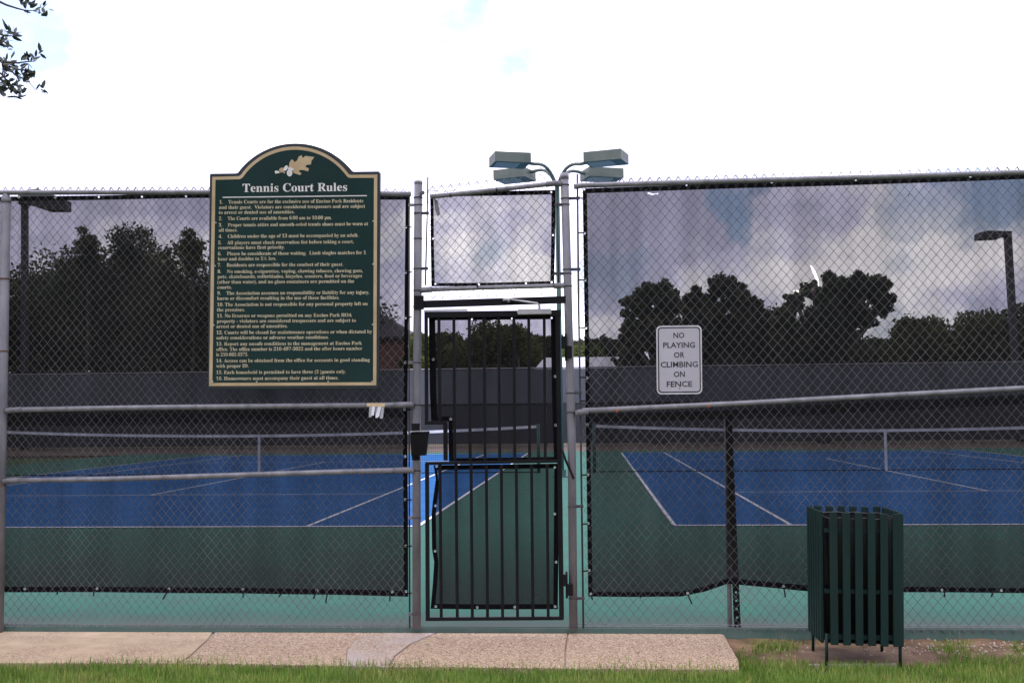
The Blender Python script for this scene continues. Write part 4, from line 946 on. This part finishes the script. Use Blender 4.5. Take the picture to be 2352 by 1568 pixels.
obj('panel', MB().prism([at(x, y, YN-.0016) for x, y in rr(x0+6.2, y0+6.2, x1-5.8, y1-6.4, 6.5, 1.6)], .0006), M['white'], sn)
for s_, xa_, xb_, yb2 in (("NO", 550, 766, 352), ("PLAYING", 350, 974, 545), ("OR", 560, 770, 735), ("CLIMBING", 300, 1030, 925), ("ON", 560, 775, 1112), ("FENCE", 420, 918, 1307)):
    pa, pb_ = cs(xa_, yb2), cs(xb_, yb2); letters('lettering', [(s_, pa[0], pb_[0], pa[1], 18.0, -.012, .018)], M['ink'], sn, YN-.0024)
for x, y in (cs(668, 1332), cs(655, 140)):
    p = at(x, y, YN-.0024); obj('bolt', MB().tube([p, p-Vector((0, .004, 0))], .0028, 8), M['black'], sn)

# paper tag on the middle rail
tg = thing('paper_tag', 'tan tape with three torn white paper strips hanging from the middle rail', 'paper', at(863, 930, -.04))
def ct(x, y): return (833.0 + x/18.286, 906.5 + y/18.286)
obj('tape', MB().prism([at(*ct(*p), -.043) for p in ((180, 350), (560, 345), (935, 360), (915, 505), (540, 490), (160, 480))], .0015), M['tan'], tg)
for P_, dy in ((((280, 480), (400, 490), (350, 870), (385, 930), (255, 945)), -.041), (((400, 470), (525, 490), (470, 865), (400, 870), (345, 860)), -.044),
               (((540, 500), (610, 500), (560, 900), (530, 880)), -.040), (((640, 490), (780, 510), (700, 880), (620, 965), (530, 955)), -.044), (((790, 510), (905, 520), (850, 990), (715, 990)), -.041)):
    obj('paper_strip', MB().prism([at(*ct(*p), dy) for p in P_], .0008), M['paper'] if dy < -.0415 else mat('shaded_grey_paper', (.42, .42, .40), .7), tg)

# ------------------------------------------------------------------ sidewalk
ZS = -.034
def zp(x, y, z=ZS): p = atz(x, y, z); return (p.x, p.y)
back = .024
def zb2(x): return (at(x, 1445, back).x, back)
swk = structure(obj('sidewalk', MB().slab([zp(-1250, 1519), zp(420, 1519), zp(905, 1527), zp(1300, 1531), zp(1697, 1534), zp(1697, 1520), zp(1662, 1450), zb2(1655), zb2(-1500)], -.16, ZS-.012), M['cem']))
def piece(name, poly, m, z=ZS): return obj(name, MB().slab(poly, ZS-.10, z), m, swk, bevel=.004)
g_ = .006
def frontpt(x):                               # front edge follows the grass line
    ys = np.interp(x, [-260, 420, 905, 1300, 1697], [1521, 1521, 1529, 1533, 1536]); return zp(x, float(ys))
piece('slab', [frontpt(-1250), frontpt(-262), (at(-262, 1450, back).x, back), zb2(-1500)], M['agg2'])
piece('slab', [frontpt(-258), frontpt(100), frontpt(404), zp(430, 1508), zp(452, 1488), zp(476, 1466), (at(487, 1450, back).x, back), (at(-258, 1450, back).x, back)], M['agg'])
piece('slab', [frontpt(412), frontpt(600), frontpt(794.6), zp(797.6, 1490), zp(820.6, 1463), zp(846.6, 1457), (at(850.6, 1450, back).x, back), (at(494, 1450, back).x, back), zp(482, 1466), zp(458, 1488), zp(436, 1508)], M['agg2'])
piece('cement_patch', [frontpt(795), frontpt(893), zp(905, 1505), zp(940, 1478), zp(985, 1458), (at(1000, 1450, back).x, back), (at(851, 1450, back).x, back), zp(847, 1457), zp(821, 1463), zp(798, 1490)], M['cem'], ZS+.0004)
piece('slab', [frontpt(896), frontpt(1100), frontpt(1296), zp(1297, 1490), zb2(1303), (at(1003, 1450, back).x, back), zp(988, 1459), zp(943, 1479), zp(908, 1506)], M['agg2'])
piece('slab', [frontpt(1299.5), frontpt(1500), frontpt(1697), zp(1696, 1515), zp(1682, 1490), zp(1668, 1470), zp(1661, 1456), zb2(1655), zb2(1306), zp(1300.5, 1490)], M['agg2'])
ZT = -.066
structure(obj('turf', MB().slab([zp(-1250, 1521.5), zp(420, 1521.5), zp(905, 1529.5), zp(1300, 1533.5), zp(1696, 1536.5), (zp(1696, 1536.5)[0], -3.4), (-8.5, -3.4)], ZG-.05, ZT), M['lawn']))
# soil under the fence at right
V = []; Fq = []; nx = 70; ny = 14
xa_, xb_ = at(1640, 1450, 0).x, at(3000, 1450, 0).x
for j in range(ny):
    for i in range(nx):
        x = xa_+(xb_-xa_)*i/(nx-1); y = .04 - .62*j/(ny-1); z = -.066-.038*(j/(ny-1))**.5+.007*math.sin(x*11+y*7)*math.sin(y*17+x*3)+RNG.normal()*.002
        if j == ny-1 or i == 0: z = ZG-.015
        V.append((x, y, z))
for j in range(ny-1):
    for i in range(nx-1): a = j*nx+i; Fq.append((a, a+1, a+nx+1, a+nx))
structure(obj('bare_soil', MB().add(V, Fq), M['dirt'], smooth=True))
# gravel on the soil
ico = [(0,0,-1),(.72,-.53,-.45),(-.28,-.85,-.45),(-.89,0,-.45),(-.28,.85,-.45),(.72,.53,-.45),(.28,-.85,.45),(-.72,-.53,.45),(-.72,.53,.45),(.28,.85,.45),(.89,0,.45),(0,0,1)]
icf = [(0,1,2),(1,0,5),(0,2,3),(0,3,4),(0,4,5),(1,5,10),(2,1,6),(3,2,7),(4,3,8),(5,4,9),(1,10,6),(2,6,7),(3,7,8),(4,8,9),(5,9,10),(6,10,11),(7,6,11),(8,7,11),(9,8,11),(10,9,11)]
ico = np.array(ico); VV = []; FF = []; b0 = 0
for i in range(900):
    u = RNG.random(); px = 1700+u*1300; py = 1462+RNG.random()**1.2*52
    if i % 3: px = 2050+RNG.random()*900; py = 1470+RNG.random()*34
    q = atz(px, py, -.095); s_ = (.003+.008*RNG.random()**2.2)
    j_ = (q.y-.04)/-.62; zz = -.066-.038*max(0, min(1, j_))**.5
    vv = ico*s_*RNG.uniform(.6, 1.2, 3)*RNG.uniform(.85, 1.15, (12, 1)) + np.array([q.x, q.y, zz+.003]); VV.append(vv); FF.append(np.array(icf)+b0); b0 += 12
gme = raw('gravel', np.concatenate(VV), np.concatenate(FF), M['stone']); obj('gravel', gme, None, kind='stuff')

# ------------------------------------------------------------------ litter bin on its pad
YB = -.64; XB0 = at(1889.5, 1330, YB).x; XB1 = at(2074.5, 1330, YB).x; YB2 = YB+.45
pad = structure(obj('bin_pad', MB().slab([zp(1822, 1486, -.088), zp(1858, 1527, -.088), zp(2110, 1525, -.088), zp(2090, 1484, -.088)], -.2, -.088), M['pad'], bevel=.008))
pf = [zp(1857, 1523.5, -.086), zp(2060, 1521.5, -.086), zp(2060, 1525, -.086), zp(1856, 1527, -.086)]
obj('worn_edge', MB().slab(pf, -.16, -.0865), M['padedge'], pad)
bin_lean = .020
bn = thing('litter_bin', 'dark green slatted square litter bin with black liner in front of the fence', 'litter bin', ((XB0+XB1)/2, (YB+YB2)/2, -.1))
ztp = at(1980, 1177, YB).z; zbt = at(1980, 1482, YB).z
Wd = XB1-XB0; Dp = YB2-YB; taper = .004
def slat(cx_, cy, along, wdt, ex=0, name='slat'):
    dx = (cx_-(XB0+XB1)/2)/Wd*taper*2; dyy = (cy-(YB+YB2)/2)/Dp*taper*2
    b = MB()
    if along == 'x': V_ = [(cx_-wdt/2, cy-.009), (cx_+wdt/2, cy-.009), (cx_+wdt/2, cy+.009), (cx_-wdt/2, cy+.009)]
    else: V_ = [(cx_-.009, cy-wdt/2), (cx_+.009, cy-wdt/2), (cx_+.009, cy+wdt/2), (cx_-.009, cy+wdt/2)]
    top_ = [(x+dx*0, y, ztp+ex) for x, y in V_]; bot_ = [(x-dx, y-dyy, zbt+ex*.5) for x, y in V_]
    b.add(bot_+top_, [(0,3,2,1),(4,5,6,7),(0,1,5,4),(1,2,6,5),(2,3,7,6),(3,0,4,7)])
    return obj(name, b, M['bin'], bn, bevel=.003)
pit = Wd/6.35; sw = pit*.60
for i in range(6):
    slat(XB0+.028+pit*(i+.45), YB, 'x', sw, random.uniform(-.003, .003)); slat(XB0+.028+pit*(i+.45), YB2, 'x', sw, random.uniform(-.003, .003))
for i in range(6):
    slat(XB0, YB+.03+Dp/6.35*(i+.45), 'y', sw, random.uniform(-.003, .003)); slat(XB1, YB+.03+Dp/6.35*(i+.45), 'y', sw, random.uniform(-.003, .003))
slat(XB1-.016, YB-.001, 'x', .034, 0); slat(XB0+.013, YB2, 'x', .026, 0)
for z_, hgt_ in ((ztp-.115, .022), (ztp-.46, .024), (zbt+.028, .030)):
    mb = MB(); i_ = .012
    kx = (1-(z_-zbt)/(ztp-zbt))*taper
    x0_, x1_, y0_, y1_ = XB0+i_+kx, XB1-i_-kx, YB+i_+kx, YB2-i_-kx
    mb.box((x0_, y0_, z_), (x1_, y0_+.006, z_+hgt_)).box((x0_, y1_-.006, z_), (x1_, y1_, z_+hgt_)).box((x0_, y0_+.0062, z_), (x0_+.006, y1_-.0062, z_+hgt_)).box((x1_-.006, y0_+.0062, z_), (x1_, y1_-.0062, z_+hgt_))
    obj('hoop_band', mb, M['bin'], bn)
xm_, ym_ = (XB0+XB1)/2, (YB+YB2)/2; lin_ = MB(); r1, r2 = Wd*.455, Wd*.44; nn = 32; prof = [(ztp-.034, r1), (ztp-.07, r1*1.0), (zbt+.04, r2)]
def sq_(a, r): c, s2 = math.cos(a), math.sin(a); q = (abs(c)**5+abs(s2)**5)**(-.2); return (xm_+r*c*q, ym_+r*s2*q*(Dp/Wd))
Vv = [(*sq_(2*math.pi*k_/nn, r), z_+(.006*math.sin(k_*2.1) if pi_ == 0 else 0)) for pi_, (z_, r) in enumerate(prof) for k_ in range(nn)]
Ff = [(p_*nn+k_, p_*nn+(k_+1) % nn, (p_+1)*nn+(k_+1) % nn, (p_+1)*nn+k_) for p_ in range(2) for k_ in range(nn)] + [tuple(2*nn+k_ for k_ in range(nn))]
lo = obj('liner', MB().add(Vv, Ff), M['liner'], bn, smooth=True)
rimp = [(*sq_(2*math.pi*k_/40, r1*.985), ztp-.036+.004*math.sin(k_*1.7)) for k_ in range(41)]
obj('liner_rim', MB().tube(rimp, .0042, 6), M['darksteel'], bn, smooth=True)
for (x, y) in ((XB0+.022, YB+.02), (XB1-.018, YB+.02), (XB0+.022, YB2-.03), (XB1-.02, YB2-.03)):
    smooth_tube('leg', [(x, y, zbt+.06), (x, y, -.089)], .0095, M['bin'], bn, n=8)
obj('floor_plate', MB().box((XB0+.03, YB+.03, zbt+.005), (XB1-.03, YB2-.03, zbt+.012)), M['bin'], bn)

bn.rotation_euler = (0, bin_lean, 0); bn.location.x -= .008
# ------------------------------------------------------------------ grass
def blades(n, sampler, hmin, hmax, wd, m, name, tintp=.25, lean=.5):
    P = sampler(n); n = len(P); h = hmin+(hmax-hmin)*RNG.random(n)**1.5; a = RNG.random(n)*2*math.pi; w_ = wd*(.6+.8*RNG.random(n))
    dx, dy = np.cos(a)*w_, np.sin(a)*w_; la = RNG.random(n)*2*math.pi; ll = h*lean*RNG.random(n)
    lx, ly = np.cos(la)*ll, np.sin(la)*ll
    z = np.zeros(n)
    B0 = P-np.stack([dx, dy, z], 1); B1 = P+np.stack([dx, dy, z], 1); Mi = P+np.stack([lx*.35, ly*.35, h*.6], 1)
    M0 = Mi-np.stack([dx, dy, z], 1)*.7; M1 = Mi+np.stack([dx, dy, z], 1)*.7; T = P+np.stack([lx, ly, h], 1)
    V = np.stack([B0, B1, M1, M0, T], 1).reshape(-1, 3); i = np.arange(n)[:, None]*5
    Fq = np.concatenate([i+np.array([[0, 1, 2]]), i+np.array([[0, 2, 3]]), i+np.array([[3, 2, 4]])]); tn = (RNG.random(n) < tintp)*RNG.random(n)*.9
    # patches of drier grass
    pn = .5+.5*np.sin(P[:, 0]*2.3+1.1*np.sin(P[:, 1]*4))*np.sin(P[:, 1]*5.1+P[:, 0]*1.7)
    pn2 = np.clip(np.sin(P[:, 0]*5.7+np.sin(P[:, 1]*9+P[:, 0])*2)-.2, 0, 1); tn = np.clip(tn+.3*pn*RNG.random(n)+.6*pn2*RNG.random(n), 0, 1)
    me = raw(name, V, Fq, m, np.repeat(tn, 5)); return obj(name, me, None, kind='stuff')
fx = np.array([zp(x, 0)[0] if False else atz(x, float(np.interp(x, [-260, 420, 905, 1300, 1697], [1521, 1521, 1529, 1533, 1536])), ZS).x for x in (-1250, 100, 420, 905, 1300, 1697)])
fy = np.array([frontpt(x)[1] for x in (-1250, 100, 420, 905, 1300, 1697)])
xend = zp(1700, 1530)[0]
def sm(n):
    x = RNG.uniform(-6.4, 5.6, n); y = RNG.uniform(-2.4, .0, n)
    edge = np.interp(x, fx, fy) + .014*np.sin(x*4.3) + .008 + (.06+.05*np.sin(x*2.9+1)+.03*np.sin(x*11))*np.abs(RNG.normal(size=n))*(RNG.random(n) < .16)*(x < .9)
    ok = y < edge
    right = x > xend
    # at the right the lawn thins out towards the soil
    q = -.33 + .11*np.sin(x*3.1) + .05*np.sin(x*9.7); pr_ = np.clip((q-y)/.28, 0, 1)
    nearp = (np.sin(x*4.7+2)*np.sin(y*9+x*2) > .72)*.35
    ok2 = (RNG.random(n) < np.maximum(pr_, nearp))
    inpad = (x > zp(1835, 1500, -.1)[0]) & (x < zp(2140, 1500, -.1)[0]) & (y > zp(1858, 1528, -.1)[1]) & (y < -.1)
    ok = np.where(right, ok2 & ~inpad, ok)
    dens = np.where(y > -1.5, 1.0, .42); ok &= RNG.random(n) < dens
    zz = np.where(~right, np.where(y > np.interp(x, fx, fy), ZS-.012, ZT), ZG)
    P = np.stack([x, y, zz], 1)[ok]; return P
blades(265000, sm, .022, .066, .0021, M['grass'], 'grass', .3)
def tall(n):
    px = RNG.choice([1800, 1795, 1812, 1722, 2060, 1985, 2180, 2290, 525, 520, 975, 2210, 1960], n)+RNG.normal(size=n)*6
    py = 1480+RNG.random(n)*30
    pts = []
    for x_, y_ in zip(px, py):
        if x_ < 1650: y_ = 1533
        q = atz(x_, y_, -.10); pts.append((q.x, q.y, -.10))
    return np.array(pts)
blades(60, tall, .06, .17, .0014, M['drygrass'], 'dry_grass_stalks', 0, .55)
def tuft(n):
    cx_ = RNG.choice(np.array([2190, 2210, 2170, 2345, 1780, 1810, 1740]), n)+RNG.normal(size=n)*16; pts = []
    for x_ in cx_:
        q = atz(x_, 1490+RNG.normal()*9, -.10); pts.append((q.x, q.y, -.095))
    return np.array(pts)
blades(1400, tuft, .02, .05, .003, M['grass'], 'weed_tufts', .2, .9)
def fl_(n):                                   # dead leaves and clippings
    x = RNG.uniform(-4, 4, n); y = RNG.uniform(-1.5, -.3, n); return np.stack([x, y, np.full(n, -.07)], 1)

# ------------------------------------------------------------------ live oak overhanging at top left
YO = -.95
ok_ = thing('live_oak_tree', 'live oak whose leafy twigs hang into the top left corner', 'tree', (-6.2, -1.2, ZG))
smooth_tube('trunk', [(-6.3, -1.3, ZG-.1), (-6.25, -1.25, 1.2), (-6.35, -1.2, 2.6), (-6.2, -1.1, 4.2), (-6.0, -1.0, 5.6)], [.24, .19, .16, .12, .05], M['bark'], ok_, n=12)
cs_ = []; rs_ = []
for k_ in range(26):
    dd = RNG.normal(size=3); dd /= np.linalg.norm(dd); q = RNG.random()**.4
    cs_.append((-6.9+dd[0]*q*1.5, -1.6+dd[1]*q*2.0, 5.0+dd[2]*q*1.3)); rs_.append(.35+.3*RNG.random())
V, Fq, tn = leaves(cs_, rs_, 15000, .035)
obj('crown', raw('crown', V, Fq, M['leafbig'], tn), None, ok_, kind='stuff')
lv = MB().add([(0, 0, 0), (.16, -.028, .22), (.19, -.02, .55), (.10, .01, .85), (0, .05, 1.0), (-.10, .01, .85), (-.19, -.02, .55), (-.16, -.028, .22), (0, .012, .28), (0, .02, .6)],
              [(0, 1, 8), (1, 2, 9, 8), (2, 3, 9), (3, 4, 9), (4, 5, 9), (5, 6, 9), (6, 7, 8, 9), (7, 0, 8)])
leaf_me = bpy.data.meshes.new('leaf'); leaf_me.from_pydata(lv.v, [], lv.f); leaf_me.materials.append(M['leafbig'])
twigs = [([(-60, -25), (0, 5), (15, 12), (40, 20), (56, 24), (75, 25), (95, 31)], 8.0, [(56, 24), (62, 12), (70, 20), (78, 27), (90, 22), (100, 18), (112, 20), (92, 33), (104, 36), (60, 5), (50, 10), (46, 6)]),
         ([(-60, 60), (-10, 75), (10, 82), (24, 83), (38, 84)], 12.0, [(20, 74), (24, 82), (32, 84), (28, 80), (12, 70), (30, 76)]),
         ([(-50, 90), (0, 92), (12, 98), (18, 108)], 12.0, [(8, 96), (4, 90), (10, 104), (14, 110), (2, 112), (-2, 100), (6, 84), (3, 76), (15, 88)]),
         ([(-60, 120), (0, 138), (14, 143), (40, 145), (62, 142), (80, 141), (88, 133)], 5.0, [(16, 141), (28, 136), (52, 142), (58, 136), (66, 144), (78, 133), (80, 141), (88, 124), (92, 120)]),
         ([(-50, 130), (0, 140), (14, 152), (26, 162), (34, 172), (48, 178), (62, 184), (76, 200), (84, 208)], 6.0, [(20, 150), (26, 158), (34, 154), (44, 150), (40, 164), (50, 166), (58, 176), (64, 166), (70, 176), (76, 178), (66, 186), (56, 192), (80, 206), (92, 200), (98, 204), (90, 208), (46, 182), (52, 180), (40, 176)]),
         ([(-50, 160), (0, 168), (10, 176), (18, 196), (22, 206), (36, 213), (48, 212)], 6.0, [(4, 160), (12, 166), (6, 182), (14, 178), (20, 190), (26, 196), (34, 196), (30, 204), (44, 206), (40, 216), (50, 214), (24, 214), (30, 222), (10, 206), (8, 216), (40, 222), (46, 218), (10, 150), (14, 160)]),
         ([(-50, 190), (0, 200), (8, 210), (10, 222)], 6.0, [(2, 196), (6, 206), (0, 186), (10, 220), (4, 214), (14, 196), (-4, 206), (2, 150), (4, 142)])]
limb = [Vector((-6.25, -1.15, 3.6)), Vector((-5.6, -1.05, 4.1)), Vector((-4.9, -1.0, 4.05)), at(-330, 60, YO)]
smooth_tube('limb', limb, [.07, .055, .038, .016], M['bark'], ok_, n=8)
nleaf = 0
for pts, rad_, lf in twigs:
    dj = random.uniform(-.12, .12)
    W_ = [at(x, y, YO+dj) for x, y in pts]; W_[0] = W_[0]+Vector((-.3, 0, -.05))
    smooth_tube('twig', [limb[-1].lerp(limb[-2], .05+.1*random.random())]+W_, [.011]+[max(.0018, .009*(1-i_/len(W_))) for i_ in range(len(W_))], M['bark'], ok_, n=6)
    for (x, y) in lf:
        for rep in range(3 if x < 70 else 2):
            if nleaf >= 296: break
            o = obj('leaf', leaf_me, None, ok_)
            sc_ = random.uniform(.040, .060); p = at(x+random.uniform(-4, 4), y+random.uniform(-4, 4), YO+dj+random.uniform(-.05, .05))
            ang = random.uniform(-1.0, 2.6) if x > 0 else random.uniform(0, 2)
            rt = Matrix.Rotation(ang, 4, 'Y') @ Matrix.Rotation(random.uniform(-.7, .7), 4, 'X') @ Matrix.Rotation(random.uniform(0, 6.28), 4, 'Z')
            o.matrix_world = Matrix.Translation(p) @ rt @ Matrix.Scale(sc_, 4)
            # keep world placement under the parent
            o.matrix_basis = Matrix.Translation(p) @ rt @ Matrix.Scale(sc_, 4)
            nleaf += 1
